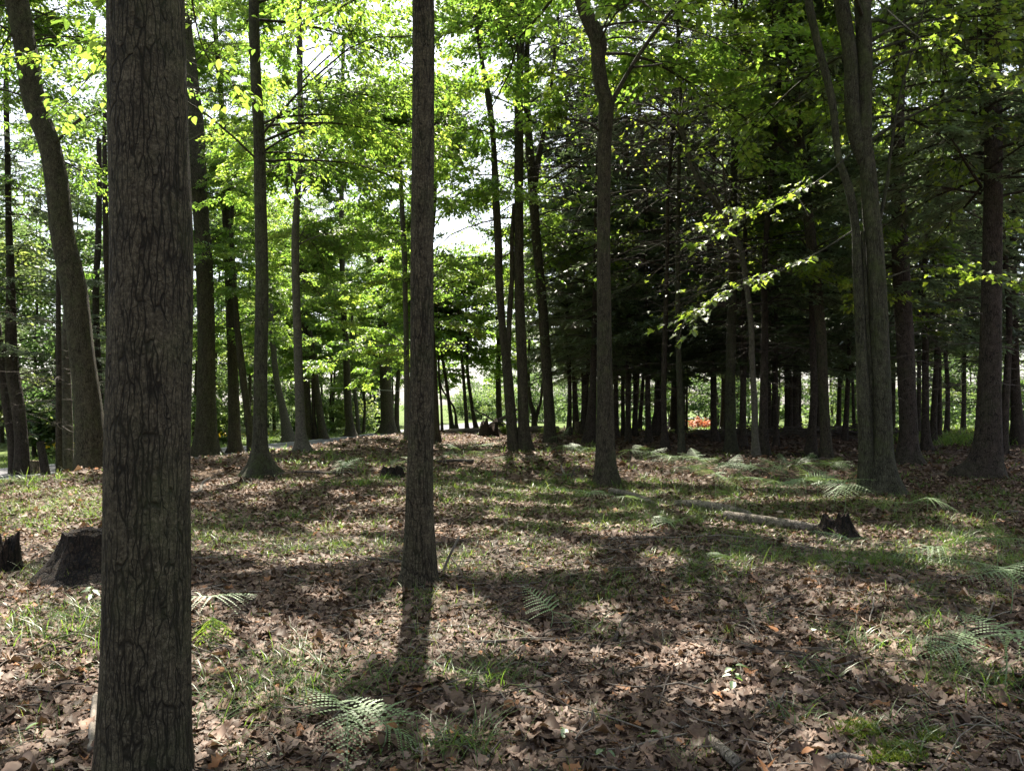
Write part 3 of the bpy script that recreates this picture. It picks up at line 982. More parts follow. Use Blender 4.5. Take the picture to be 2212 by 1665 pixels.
hard("maple_tree", "dark leaning trunk passing behind the flared-foot oak at left centre",
     [(543, 978, 17), (538, 920, 15), (528, 840, 15), (519, 764, 15), (512, 700, 12), (506, 600, 10), (500, 500, 9)], H=14, sides=14, crown=cw(45500, 4, 18, 4.0, 0.123, nl=36))
hard("oak_tree", "dark straight trunk with a wide skirt of roots at left centre",
     [(562, 1030, 46), (562, 1000, 38), (562, 950, 31), (563, 795, 29), (566, 609, 27), (564, 496, 26), (559, 279, 24), (552, 155, 23), (549, 0, 22)],
     bark="mossy", H=17, sides=36, flare=1.3, lobes=5, rough=0.03, step=0.06, flare_h=0.30, crown=cw(34000, 5.4, 16, 6.0, 0.115, nl=28, bias=(0.55, 0.75)), leafshape=OVAL,
     limbs=[(1.5, [(574, 272, 7), (620, 268, 6), (680, 266, 5), (740, 268, 4), (790, 278, 3), (840, 290, 3), (890, 310, 2)])])
hard("beech_tree", "smooth grey trunk leaning left with a swollen root beside it, near the road",
     [(624, 956, 28), (615, 904, 19), (604, 850, 14), (596, 811, 13), (587, 708, 12), (580, 620, 12), (575, 500, 10)], bark="beech", H=14, sides=16, flare=0.5, crown=cw(55250, 3.4, 18, 4.2, 0.132, nl=40))
hard("beech_tree", "tall smooth grey beech with a gnarled mossy foot, left of centre",
     [(652, 976, 30), (650, 940, 23), (648, 888, 20), (644, 764, 18), (640, 640, 17), (638, 516, 17), (643, 419, 13), (652, 310, 13), (648, 200, 12), (647, 93, 13), (646, 0, 10)],
     bark="beech", H=16, sides=20, flare=0.6, lobes=4, crown=cw(71500, 3.6, 20, 4.6, 0.123, nl=48))
hard("maple_tree", "straight trunk pressed behind the tall smooth grey beech",
     [(670, 950, 15), (664, 860, 14), (660, 764, 12), (655, 640, 10)], H=14, sides=12, crown=cw(48750, 3.5, 18, 4.2, 0.141, nl=40))
hard("maple_tree", "thin reddish stem bowing in an arc behind the tall smooth beech",
     [(684, 950, 10), (678, 900, 8), (674, 800, 7), (662, 720, 7), (640, 660, 6), (610, 620, 6), (584, 600, 5)], sides=10, bark="hemlock", crown=cw(3000, 4.5, 7, 1.8, 0.13, nl=10))
hard("maple_tree", "slightly leaning trunk rising just right of the bowed stem",
     [(699, 950, 18), (692, 900, 16), (686, 857, 15), (678, 790, 13), (671, 733, 12), (662, 690, 11), (655, 650, 10), (650, 560, 9)], H=14, sides=14, crown=cw(52000, 3.2, 19, 4.2, 0.141, nl=40))
hard("maple_tree", "grey brown trunk with forked base standing alone left of the middle trunk",
     [(758, 944, 24), (755, 910, 18), (752, 888, 17), (748, 764, 14), (741, 640, 12), (738, 516, 12), (738, 360, 10), (740, 217, 8), (742, 80, 8)], bark="maple", H=17, sides=16, flare=0.6, crown=cw(74750, 3.4, 21, 4.6, 0.141, nl=48))
hard("beech_tree", "slender stem sprouting beside the lone forked-base trunk",
     [(775, 938, 9), (770, 880, 8), (763, 795, 8), (760, 700, 7)], bark="beech", H=11, sides=10, crown=cw(22000, 2.6, 12, 3.4, 0.16, nl=34))
hard("maple_tree", "crooked sapling with low leafy boughs between the lone trunk and the broad old oak",
     [(785, 936, 7), (788, 880, 6), (786, 840, 6), (797, 770, 5), (806, 720, 5)], sides=8, H=8, crown=cw(9000, 2.6, 8.5, 2.6, 0.14, nl=22))
hard("oak_tree", "broad old oak with ribbed bark standing in the sun far left of the middle trunk",
     [(838, 938, 42), (838, 920, 34), (837, 904, 29), (834, 850, 25), (831, 795, 23), (824, 655, 19), (820, 520, 17)], bark="oak", H=17, sides=18, flare=0.3, crown=cw(59800, 3.2, 22, 5.2, 0.18, nl=46))
hard("maple_tree", "reddish trunk hugging the right side of the broad old oak",
     [(858, 936, 13), (857, 919, 11), (858, 860, 10), (862, 780, 9), (866, 740, 8)], H=13, sides=10, crown=cw(33800, 3.4, 18, 4.0, 0.17, nl=36))
hard("beech_tree", "straight grey trunk half covered by the middle trunk on its left side",
     [(880, 950, 14), (879, 850, 13), (876, 655, 11), (872, 516, 12), (868, 440, 11), (862, 300, 8)], bark="beech", H=15, sides=14, crown=cw(65000, 3.6, 21, 4.6, 0.141, nl=44))
hard("maple_tree", "dark trunk peeping out along the right side of the middle trunk",
     [(942, 956, 17), (941, 900, 15), (938, 820, 13), (934, 740, 12), (930, 560, 10)], H=14, sides=14, crown=cw(55250, 3.6, 19, 4.4, 0.132, nl=40))
hard("maple_tree", "pair of dark trunks joined at one foot right of centre, thin third stem between",
     [(1137, 976, 34), (1132, 930, 26), (1130, 888, 23), (1127, 764, 23), (1122, 640, 21), (1121, 516, 20), (1121, 310, 20), (1120, 217, 19), (1125, 100, 17), (1124, 0, 17)],
     bark="maple", H=17, sides=20, flare=0.3, crown=cw(59800, 6.5, 21, 5.0, 0.13, nl=48),
     stems=[[(1110, 974, 30), (1106, 930, 24), (1100, 850, 23), (1094, 780, 20), (1085, 702, 16), (1078, 600, 17), (1076, 516, 17), (1070, 403, 16), (1066, 310, 12), (1056, 217, 14), (1042, 140, 10), (1032, 70, 9), (1018, 0, 9)],
            [(1098, 770, 12), (1100, 700, 11), (1101, 671, 12), (1106, 600, 10), (1106, 516, 9), (1110, 440, 8)]])
hard("maple_tree", "pale brown trunk forking into a narrow V high up, right of the joined pair",
     [(1190, 958, 29), (1188, 930, 25), (1186, 888, 23), (1179, 764, 22), (1170, 640, 21), (1160, 531, 20), (1153, 434, 20), (1149, 385, 20), (1143, 310, 18), (1138, 186, 13), (1140, 62, 11), (1142, 0, 10)],
     bark="maple", H=16, sides=18, flare=0.2, crown=cw(62400, 5.5, 21, 5.0, 0.135, nl=48),
     stems=[[(1156, 400, 12), (1162, 350, 13), (1172, 300, 10), (1183, 248, 7), (1194, 155, 7), (1203, 60, 6), (1208, 0, 5)]])
hard("maple_tree", "smooth greenish pole at the front edge of the hemlock stand",
     [(1473, 980, 18), (1472, 950, 15), (1470, 880, 14), (1466, 760, 12), (1464, 620, 11), (1464, 516, 11), (1466, 400, 9), (1470, 200, 8)], bark="mossy", H=15, sides=14, flare=0.3, crown=cw(49400, 6.5, 20, 4.8, 0.14, nl=40), leafmat="leaf_maple")
hard("maple_tree", "light sinuous maple stem with bright leafy boughs standing among the dark hemlocks",
     [(1634, 988, 17), (1631, 940, 14), (1630, 880, 14), (1626, 800, 12), (1622, 700, 12), (1612, 610, 12), (1600, 540, 12), (1575, 490, 12), (1540, 430, 11), (1512, 395, 9), (1490, 350, 7), (1470, 250, 6)],
     bark="beech", H=11, sides=14, crown=cw(28600, 4.6, 18, 4.6, 0.14, nl=44), leafmat="leaf_maple", leafshape=LOBED,
     limbs=[(-0.8, [(1590, 520, 7), (1560, 450, 5), (1535, 405, 4), (1495, 385, 3), (1450, 380, 2)]), (0.5, [(1520, 400, 6), (1480, 310, 5), (1450, 240, 4), (1430, 170, 3)])])
hard("maple_tree", "tall trunk with sunlit maple leaves above, fifth large stem left of the mossy cluster",
     [(1786, 990, 28), (1784, 950, 23), (1780, 870, 21), (1772, 700, 21), (1752, 520, 22), (1733, 356, 21), (1718, 250, 22), (1704, 155, 22), (1684, 70, 22), (1660, 0, 22)],
     bark="maple", H=16, sides=18, flare=0.3, crown=cw(72800, 5.6, 21, 5.6, 0.14, nl=54), leafmat="leaf_maple",
     limbs=[(0.6, [(1733, 350, 7), (1690, 320, 6), (1640, 280, 5), (1590, 240, 5), (1540, 190, 4), (1490, 150, 4), (1440, 120, 3)]),
            (0.3, [(1722, 300, 8), (1723, 200, 7), (1715, 100, 7), (1716, 30, 6)])])
hard("maple_tree", "straight dark hardwood pole reaching high behind the light sinuous maple",
     [(1579, 980, 24), (1578, 900, 22), (1578, 800, 21), (1582, 640, 20), (1583, 516, 18), (1585, 400, 15), (1588, 250, 13), (1591, 110, 11)], bark="mossy", H=16, sides=16, crown=cw(57200, 6.5, 21, 5.0, 0.14, nl=44), leafmat="leaf_maple")

ST = [("reddish hemlock trunk with snapped branch stubs at the left corner of the dark stand", [(1273, 961, 28), (1277, 900, 21), (1281, 826, 16), (1284, 702, 12), (1287, 560, 11), (1289, 400, 9)]),
      ("hemlock trunk just right of the small far stump", [(1245, 932, 15), (1242, 860, 12), (1240, 760, 10)]),
      ("hemlock trunk leaning between the far stump and the stubby reddish hemlock", [(1262, 940, 12), (1266, 860, 10), (1271, 760, 9)]),
      ("hemlock trunk grazing the right side of the crooked maple", [(1331, 946, 12), (1330, 800, 10), (1330, 640, 9)]),
      ("thin hemlock pole, second right of the crooked maple", [(1346, 942, 9), (1345, 800, 8), (1344, 650, 7)]),
      ("firm straight hemlock trunk, third right of the crooked maple", [(1358, 957, 14), (1357, 900, 12), (1358, 760, 11), (1358, 620, 10), (1358, 520, 9)]),
      ("skinny hemlock pole leaning left behind the stand, left one of two", [(1372, 928, 9), (1376, 850, 8), (1381, 740, 7)]),
      ("skinny hemlock pole leaning left behind the stand, right one of two", [(1381, 932, 10), (1387, 850, 8), (1394, 740, 7)]),
      ("slim clean hemlock trunk dark against the light, left of the crossed pair", [(1402, 958, 15), (1400, 900, 12), (1398, 733, 11), (1395, 560, 9)]),
      ("slanting hemlock trunk of the crossed pair with a pale twig on it", [(1414, 942, 18), (1420, 880, 13), (1428, 780, 10), (1432, 680, 8)]),
      ("upright hemlock trunk of the crossed pair", [(1437, 972, 16), (1435, 920, 12), (1434, 826, 12), (1438, 680, 11), (1441, 560, 9), (1443, 420, 8)]),
      ("fat old hemlock with a flared skirt at the back of the stand", [(1455, 930, 26), (1456, 910, 21), (1459, 820, 16), (1461, 702, 13)]),
      ("hair-thin pole between the greenish pole and the red bush", [(1483, 932, 5), (1484, 850, 4), (1485, 720, 4)]),
      ("dark hemlock trunk right of the red bush with roots spreading on the needles", [(1545, 957, 19), (1542, 920, 15), (1541, 800, 13), (1541, 640, 12)]),
      ("slight hemlock pole behind, between the red bush hemlock and the hardwood pole", [(1560, 930, 12), (1562, 860, 9), (1562, 760, 8)]),
      ("dark hemlock trunk in shade between the hardwood pole and the sinuous maple", [(1605, 969, 18), (1605, 900, 14), (1606, 780, 13), (1606, 640, 11)]),
      ("black hemlock trunk touching the right side of the sinuous maple", [(1650, 987, 24), (1649, 940, 20), (1650, 860, 18), (1652, 700, 15), (1652, 560, 12)]),
      ("narrow hemlock pole standing free on the root bank", [(1677, 967, 12), (1676, 900, 10), (1676, 780, 9), (1676, 660, 8)]),
      ("slim left trunk of a hemlock twin on the root bank", [(1700, 936, 12), (1700, 880, 10), (1698, 760, 9)]),
      ("thick right trunk of a hemlock twin on the root bank", [(1717, 938, 22), (1717, 900, 16), (1718, 840, 15), (1722, 700, 13)]),
      ("bent hemlock trunk left of the tall sunlit maple, with a root like a claw", [(1752, 986, 24), (1754, 930, 18), (1758, 860, 16), (1756, 740, 14), (1752, 600, 12)]),
      ("curving hemlock pole left of the mossy cluster", [(1824, 952, 14), (1828, 900, 11), (1832, 820, 10), (1836, 720, 8)]),
      ("spindly pole touching the left side of the mossy cluster", [(1846, 940, 7), (1843, 860, 6), (1840, 760, 5)]),
      ("straight grey hemlock trunk right of the old ragged hemlock", [(2003, 976, 22), (2000, 940, 17), (1999, 860, 14), (1999, 700, 13), (1998, 560, 11)]),
      ("dark hemlock pole leaning right before the bright clearing", [(2014, 957, 15), (2017, 900, 13), (2022, 800, 11), (2026, 680, 9)]),
      ("thin hemlock pole nearest the bright clearing", [(2029, 952, 11), (2030, 880, 9), (2029, 760, 8)]),
      ("dark leaning trunk crowding the right side of the stout plated hemlock", [(2164, 980, 20), (2170, 900, 17), (2176, 800, 14), (2180, 680, 12)]),
      ("grey trunk on a mound of roots at the right border", [(2203, 962, 36), (2198, 920, 26), (2194, 850, 21), (2190, 740, 18), (2188, 600, 16)])]
for k_, (lb_, pt_) in enumerate(ST):
    hemt(lb_, pt_, seed=k_ * 3, flare=0.5, lobes=4, H=15 + (k_ * 7) % 5, hem=(k_ * 3) % 4 if pt_[0][2] >= 12 else None, hem_scale=0.9 + 0.06 * (k_ % 4), sides=12)

for tr_, line_, n_, L_, sh_, mt_, sd_, bk_ in [
        (T_FRONT, [(330, -420, 3.6), (400, -100, 6.2), (440, 110, 7.8), (500, 180, 8.5), (565, 235, 9.0)], 150, 0.105, OVAL, "leaf_beech", 1, "oak"),
        (T_FRONT, [(300, -420, 3.6), (260, -60, 6.2), (225, 120, 7.8), (160, 205, 8.5), (105, 262, 9.0)], 130, 0.105, OVAL, "leaf_beech", 2, "oak"),
        (T_MID, [(914, -260, 6.9), (860, -110, 7.6), (780, -10, 8.2), (690, 35, 8.7), (610, 75, 9.2)], 150, 0.10, OVAL, "leaf_beech", 3, "oak"),
        (T_CLUSTER, [(1885, -10, 13.0), (1960, 60, 12), (2040, 120, 11.2), (2120, 165, 10.7), (2210, 190, 10.2)], 170, 0.115, LOBED, "leaf_maple", 4, "mossy"),
        (T_CLUSTER, [(1840, 330, 13.1), (1760, 395, 12.4), (1670, 440, 12.1), (1580, 490, 11.8), (1515, 530, 11.6)], 190, 0.115, LOBED, "leaf_maple", 5, "mossy"),
        (T_CLUSTER, [(1840, 500, 13.1), (1740, 560, 12.4), (1640, 600, 12.0), (1560, 640, 11.8), (1480, 690, 11.6)], 150, 0.115, LOBED, "leaf_maple", 6, "mossy"),
        (T_CLUSTER, [(1915, 600, 13.2), (2000, 575, 13.4), (2080, 580, 13.5), (2150, 600, 13.5), (2220, 620, 13.4)], 130, 0.115, LOBED, "leaf_maple", 7, "mossy")]:
    bough(tr_, line_, n_, L_, sh_, mt_, sd_, bk_)

rbk = np.random.default_rng(303)
for k_ in range(28):                       # boughs closing the view behind the stand
    y_ = 36.5 + 7.5 * rbk.random()
    u_ = 1235 + 57 * (k_ % 18) + (28 if k_ >= 18 else 0) + rbk.normal(0, 14)
    if 1480 < u_ < 1560:
        continue
    v_ = float(to_px(np.array([[(u_ - W0 / 2) / F * y_, y_, float(gz((u_ - W0 / 2) / F * y_, y_))]]))[1][0])
    hemt("dark hemlock at the back of the stand, mostly boughs showing between nearer trunks", [(u_, v_, 11), (u_ + 2, v_ - 90, 9), (u_ + rbk.normal(0, 5), v_ - 260, 8)],
         Y=y_, seed=900 + k_, hem=k_ % 4, hem_scale=1.05 + 0.3 * rbk.random(), H=18, sides=10)

FARL = [("far slim trunk alone right of the middle trunk, by the road", [(955, 922, 6), (953, 870, 5), (948, 800, 5)]),
        ("far leaning trunk between two thin crooked ones, by the road", [(976, 922, 10), (970, 870, 8), (960, 800, 7)]),
        ("far thin stem curving like a bow near the grey log", [(986, 921, 7), (982, 885, 5), (968, 860, 4), (955, 840, 4)]),
        ("far grey trunk behind the left end of the grey log", [(1009, 922, 9), (1005, 870, 8), (1000, 800, 7)]),
        ("far dark trunk slanting toward the joined pair", [(1028, 922, 10), (1020, 880, 8), (1010, 800, 7)]),
        ("far stocky dark trunk close to the joined pair", [(1080, 922, 15), (1078, 880, 13), (1076, 800, 11)])]
for k_, (lb_, pt_) in enumerate(FARL):
    hard("maple_tree", lb_, pt_, seed=k_, sides=10, H=9, Y=46 + k_ % 3, crown=cw(16000, 3.0, 12, 4.2, 0.18, nl=30), bark="maple")
hard("maple_tree", "far dark trunk forked low in a V behind the pale V-forked trunk", [(1155, 925, 13), (1152, 890, 10), (1146, 870, 9), (1142, 820, 7)], Y=45, sides=10, H=9, crown=cw(14000, 3.4, 11, 3.6, 0.18, nl=28),
     stems=[[(1156, 915, 8), (1163, 885, 7), (1168, 868, 6), (1172, 820, 5)]])


# ------------------------------------------------------------------ ground and road
def grid_axis(a, b, n0, p):
    t = np.linspace(-1, 1, n0)
    return a + (b - a) * (np.sign(t) * np.abs(t) ** p + 1) / 2


ys = np.concatenate([np.linspace(-12, 2, 20), np.linspace(2.2, 12, 120), np.linspace(12.2, 50, 150), np.linspace(51, 120, 50), np.geomspace(124, 900, 24)])
xs = np.concatenate([-np.geomspace(400, 26, 22), np.linspace(-24, 24, 260), np.geomspace(26, 400, 22)])
XX, YY = np.meshgrid(xs, ys)
ZZ = gz(XX, YY)
lawn = np.clip(np.maximum(sstep((edge_x(YY) - XX - 0.5) / 2.0), sstep((YY - 42 + 0.0 * XX) / 5.0)), 0, 1)
lawn = np.maximum(lawn, sstep((YY - 29) / 3) * sstep((XX - 16.0) / 2))
nx, ny = len(xs), len(ys)
ii_ = np.arange(ny - 1)[:, None] * nx + np.arange(nx - 1)[None]
gq = np.stack([ii_, ii_ + 1, ii_ + nx + 1, ii_ + nx], -1).reshape(-1, 4)
link("ground", mk_mesh("ground", np.stack([XX, YY, ZZ], -1).reshape(-1, 3), gq, M["ground"], smooth=True, attrs={"lawn": lawn.ravel()}), kind="structure")


def strip(name, line, w0, w1, mat, dz, n=90):
    Q = spline(np.column_stack([line, np.zeros(len(line))]), n)[:, :2]
    T = nrm(np.gradient(Q, axis=0))
    Nr = np.stack([T[:, 1], -T[:, 0]], 1)
    cols = [Q + Nr * ww for ww in np.linspace(w0, w1, 7)]
    V = np.concatenate([np.column_stack([c, gz(c[:, 0], c[:, 1]) + dz]) for c in cols])
    i = np.arange(n - 1)
    q = np.concatenate([np.stack([a * n + i, (a + 1) * n + i, (a + 1) * n + i + 1, a * n + i + 1], 1) for a in range(6)])
    return mk_mesh(name, V, q[:, ::-1], mat, rnd=np.full(len(V), 0.5))


link("road", strip("road", ROAD_FAR, 0.0, 5.6, M["road"], 0.05), kind="structure")
link("road_marking", strip("road_marking", ROAD_FAR, 0.25, 0.40, M["paint"], 0.056), kind="structure")


# ------------------------------------------------------------------ leaf litter, twigs, acorns, grass (nobody could count them)
def scatter(n, y0, y1, spread=0.70, marg=0.8, rng=RNG):
    """Points over the strip of wood floor in front of the camera, even per square metre."""
    y = np.sqrt(rng.uniform(y0**2, y1**2, int(n * 1.0)))
    x = rng.uniform(-1, 1, len(y)) * (spread * y + marg)
    return np.stack([x, y], 1)


def inside_wood(P):
    return (P[:, 0] > edge_x(P[:, 1]) - 1.0) & (P[:, 1] < 48)


GRASSY = [(110, 1100, 160, 60), (630, 1160, 260, 48), (130, 1310, 130, 90), (820, 1330, 90, 60), (930, 1370, 190, 110), (1100, 1220, 220, 60),
          (600, 1465, 130, 60), (1000, 1600, 110, 55), (1480, 1240, 140, 60), (1800, 1210, 200, 60), (1900, 1330, 160, 60), (2060, 1220, 170, 110),
          (1950, 1420, 160, 70), (2100, 1480, 130, 60), (1150, 1060, 260, 60), (800, 1020, 220, 30), (1500, 1080, 200, 30), (1200, 985, 220, 20), (1350, 1120, 260, 40),
          (1750, 1120, 200, 40), (2060, 1090, 160, 30), (40, 1040, 120, 20), (640, 985, 140, 14), (150, 1420, 120, 50), (1040, 1420, 90, 60), (1600, 1190, 160, 40), (1280, 1290, 130, 50)]


def litter(n, y0, y1, size, rich, seed):
    rng = np.random.default_rng(seed)
    P2 = scatter(n, y0, y1, rng=rng)
    P2 = P2[inside_wood(P2)]
    n = len(P2)
    if rich:
        st = np.array([0, 0.12, 0.26, 0.38, 0.52, 0.63, 0.78, 0.9, 1.0])
        hw = np.array([[0.02, 0.10, 0.27, 0.13, 0.36, 0.17, 0.30, 0.14, 0.0], [0.02, 0.17, 0.26, 0.31, 0.32, 0.28, 0.20, 0.1, 0.0], [0.02, 0.13, 0.33, 0.19, 0.28, 0.13, 0.22, 0.10, 0.0]])
    else:
        st = np.array([0, 0.3, 0.62, 1.0])
        hw = np.array([[0.03, 0.30, 0.26, 0.02], [0.03, 0.2, 0.33, 0.03]])
    k = len(st)
    wv = hw[rng.integers(0, len(hw), n)] * rng.uniform(0.75, 1.15, (n, 1))
    x = (st - 0.5)[None] + 0 * wv
    jit = rng.normal(0, 0.03, (n, k))
    L = size * np.clip(rng.lognormal(-0.12, 0.38, n), 0.3, 1.8)
    cup, bend, tw = rng.normal(0.3, 0.8, n), rng.normal(-0.1, 0.4, n), rng.normal(0, 0.5, n)
    rows = []
    for sgn in (-1, 0, 1):
        y = sgn * (wv + (jit if sgn else 0))
        z = cup[:, None] * y * y * 2.0 + bend[:, None] * x * x * 1.2 + tw[:, None] * x * y * 1.2 + (0.03 if sgn == 0 else 0) + rng.normal(0, 0.02, (n, k))
        rows.append(np.stack([x, y, z], -1))
    V = np.stack(rows, 1).reshape(n, 3 * k, 3) * L[:, None, None]
    a, tx, ty = rng.uniform(0, 6.28, n), rng.normal(0, 0.22, n), rng.normal(0, 0.22, n)
    ca, sa = np.cos(a)[:, None], np.sin(a)[:, None]
    X = V[..., 0] * ca - V[..., 1] * sa
    Yv = V[..., 0] * sa + V[..., 1] * ca
    Z = V[..., 2] + X * tx[:, None] + Yv * ty[:, None]
    zb = gz(P2[:, 0], P2[:, 1]) + 0.008 + 0.022 * rng.random(n)
    V = np.stack([X + P2[:, :1], Yv + P2[:, 1:], Z - np.minimum(Z.min(1, keepdims=True) * 0.6, 0) + zb[:, None]], -1)
    q = []
    for rr_ in range(2):
        i = np.arange(k - 1)
        q.append(np.stack([rr_ * k + i, rr_ * k + i + 1, (rr_ + 1) * k + i + 1, (rr_ + 1) * k + i], 1))
    q = np.concatenate(q)
    Q = (np.arange(n)[:, None, None] * 3 * k + q[None]).reshape(-1, 4)
    tint = np.clip(rng.beta(1.7, 2.7, n) + 0.0, 0, 0.93)
    tint[rng.random(n) < 0.02] = 1.0
    return V.reshape(-1, 3), Q, np.repeat(tint, 3 * k)


lp = [litter(44000, 2.4, 7.5, 0.066, True, 1), litter(90000, 2.4, 9, 0.026, False, 4), litter(80000, 7.5, 16, 0.070, False, 2), litter(60000, 16, 46, 0.13, False, 3)]
lv, lq = cat_parts([(a, b) for a, b, c in lp])
link("leaf_litter", mk_mesh("leaf_litter", lv, lq, M["litter"], rnd=np.concatenate([c for a, b, c in lp]), smooth=True), kind="stuff")
del lv, lq, lp


def blades(P2, Lh, wd, rng, arch=0.9, lean=0.35):
    n = len(P2)
    k = 5
    t = np.linspace(0, 1, k)
    az = rng.uniform(0, 6.28, n)
    d = hdir(az)
    ln_ = np.abs(rng.normal(lean, 0.25, n))
    ar = np.abs(rng.normal(arch, 0.35, n))
    up = t[None] - 0.45 * ar[:, None] * t[None] ** 2.2
    ou = ln_[:, None] * t[None] + ar[:, None] * 0.55 * t[None] ** 2.2
    zb = gz(P2[:, 0], P2[:, 1])
    C = np.stack([P2[:, :1] + d[:, :1] * ou * Lh[:, None], P2[:, 1:] + d[:, 1:2] * ou * Lh[:, None], zb[:, None] - 0.005 + up * Lh[:, None]], -1)
    S = np.stack([-np.sin(az + rng.normal(0, 0.5, n)), np.cos(az), 0 * az], -1)
    ww = wd[:, None] * np.array([0.8, 1.0, 0.85, 0.55, 0.06])[None]
    A = C - S[:, None] * ww[..., None] / 2
    B = C + S[:, None] * ww[..., None] / 2
    V = np.concatenate([A, B], 1)
    i = np.arange(k - 1)
    q = np.stack([i, i + 1, k + i + 1, k + i], 1)
    Q = (np.arange(n)[:, None, None] * 2 * k + q[None]).reshape(-1, 4)
    return V.reshape(-1, 3), Q, 2 * k


def tufts(seed, n, y0, y1, per, Lm, wm, thr_out=0.12, spread=0.07):
    rng = np.random.default_rng(seed)
    P2 = scatter(n, y0, y1, rng=rng)
    P2 = P2[inside_wood(P2)]
    G3 = np.column_stack([P2, gz(P2[:, 0], P2[:, 1])])
    u, v = to_px(G3)
    inE = in_ellipses(u, v, GRASSY, 0.35, rng)
    nz = 0.5 + 0.5 * np.sin(P2[:, 0] * 1.9 + 2 * np.sin(P2[:, 1] * 0.9)) * np.sin(P2[:, 1] * 2.2 + 1.5 * np.sin(P2[:, 0] * 1.3))
    dark = (u > 1330) & (u < 1870) & (v < 975)
    nz2 = 0.5 + 0.5 * np.sin(P2[:, 0] * 5.1 + 2.2 * np.sin(P2[:, 1] * 3.3)) * np.sin(P2[:, 1] * 4.7 + 1.5 * np.sin(P2[:, 0] * 4.1))
    keep = (rng.random(len(P2)) < np.where(inE, 0.08 + 1.3 * nz * nz2, thr_out * nz * nz2 * 2)) & ~dark
    P2 = P2[keep]
    m = rng.poisson(per, len(P2)) + 2
    idx = np.repeat(np.arange(len(P2)), m)
    pos = P2[idx] + rng.normal(0, spread, (len(idx), 2)) * rng.uniform(0.3, 1.3, len(P2))[idx, None]
    sc_ = rng.lognormal(-0.1, 0.35, len(P2))[idx]
    Lh = Lm * sc_ * rng.uniform(0.5, 1.25, len(idx))
    V, Q, k = blades(pos, Lh, wm * rng.uniform(0.6, 1.3, len(idx)), rng)
    tint = np.clip(0.5 + 0.18 * rng.normal(0, 1, len(P2))[idx] + 0.16 * rng.normal(0, 1, len(idx)), 0, 1)
    tint[rng.random(len(idx)) < 0.05] = 1.0
    return V, Q, np.repeat(tint, k)


gp_ = [tufts(11, 7500, 2.4, 8, 15, 0.105, 0.0036), tufts(12, 26000, 7, 16, 11, 0.125, 0.0052), tufts(13, 17000, 14, 46, 8, 0.19, 0.013, thr_out=0.2)]
# bigger sedge clumps
rg = np.random.default_rng(21)
cl = [(600, 1480, 0.30, 150, 0.30), (995, 1610, 0.10, 46, 0.30), (1100, 1250, 0.12, 40, 0.22), (1060, 1470, 0.12, 70, 0.26), (700, 1480, 0.14, 60, 0.24), (1520, 1240, 0.14, 50, 0.24),
      (2010, 1345, 0.10, 40, 0.26), (1975, 1395, 0.12, 46, 0.24), (1860, 1395, 0.12, 44, 0.22), (1740, 1205, 0.2, 70, 0.28), (1960, 1210, 0.25, 90, 0.28), (2070, 1165, 0.14, 70, 0.40),
      (2090, 1480, 0.16, 60, 0.28), (2170, 1470, 0.12, 40, 0.24), (1760, 1450, 0.10, 30, 0.2), (1950, 1590, 0.12, 50, 0.2), (330 - 180, 1370, 0.2, 90, 0.3), (60, 1340, 0.25, 90, 0.26),
      (190, 1330, 0.12, 40, 0.34), (1290, 1360, 0.12, 40, 0.22), (930, 1440, 0.2, 80, 0.2), (1640, 1190, 0.15, 50, 0.26), (470, 1150, 0.3, 80, 0.24), (1270, 1250, 0.25, 80, 0.24), (1720, 1550, 0.08, 26, 0.2), (1990, 1640, 0.1, 30, 0.16)]
for (x_, y_, r_) in TREE_SPOTS:             # tufts about the feet of the nearer trees
    if 4 < y_ < 22:
        m_ = int(30 + 200 * r_)
        an_ = rg.uniform(0, 6.28, m_)
        rd_ = r_ * 1.35 + np.abs(rg.normal(0, 0.14, m_))
        V_, Q_, k_ = blades(np.column_stack([x_ + rd_ * np.cos(an_), y_ + rd_ * np.sin(an_)]), 0.13 * rg.uniform(0.4, 1.5, m_), 0.006 * rg.uniform(0.7, 1.4, m_) * max(1, y_ / 10), rg)
        gp_.append((V_, Q_, np.repeat(np.clip(rg.normal(0.45, 0.2, m_), 0, 1), k_)))
for (cu_, cv_, sp_, nb_, Lm_) in cl:
    nb_ = int(nb_ * 2.2)
    g_ = gp(cu_, cv_ + 12)
    pos_ = g_[:2] + rg.normal(0, sp_, (nb_, 2))
    V_, Q_, k_ = blades(pos_, 0.78 * Lm_ * rg.uniform(0.45, 1.3, nb_), 0.0058 * rg.uniform(0.6, 1.3, nb_), rg, arch=1.1, lean=0.45)
    gp_.append((V_, Q_, np.repeat(np.clip(rg.normal(0.45, 0.2, nb_), 0, 1), k_)))
# verge and clearing grass in the sun outside the wood
for (x0_, x1_, y0_, y1_, n_, L_) in [(-24, -8, 18, 70, 9000, 0.35), (15, 30, 28, 48, 9000, 0.45), (4, 18, 41, 52, 5000, 0.3)]:
    p_ = np.column_stack([rg.uniform(x0_, x1_, n_), rg.uniform(y0_, y1_, n_)])
    rx_ = np.interp(p_[:, 1], ROAD_FAR[1:, 1], ROAD_FAR[1:, 0])
    p_ = p_[(p_[:, 0] < rx_ - 0.1) | (p_[:, 0] > 0)]
    V_, Q_, k_ = blades(p_, L_ * rg.uniform(0.5, 1.3, len(p_)), np.full(len(p_), 0.03), rg)
    gp_.append((V_, Q_, np.repeat(np.clip(rg.normal(0.62, 0.2, len(p_)), 0, 1), k_)))
gv, gq2 = cat_parts([(a, b) for a, b, c in gp_])
link("grass", mk_mesh("grass", gv, gq2, M["grass"], rnd=np.concatenate([c for a, b, c in gp_])), kind="stuff")
del gv, gq2, gp_

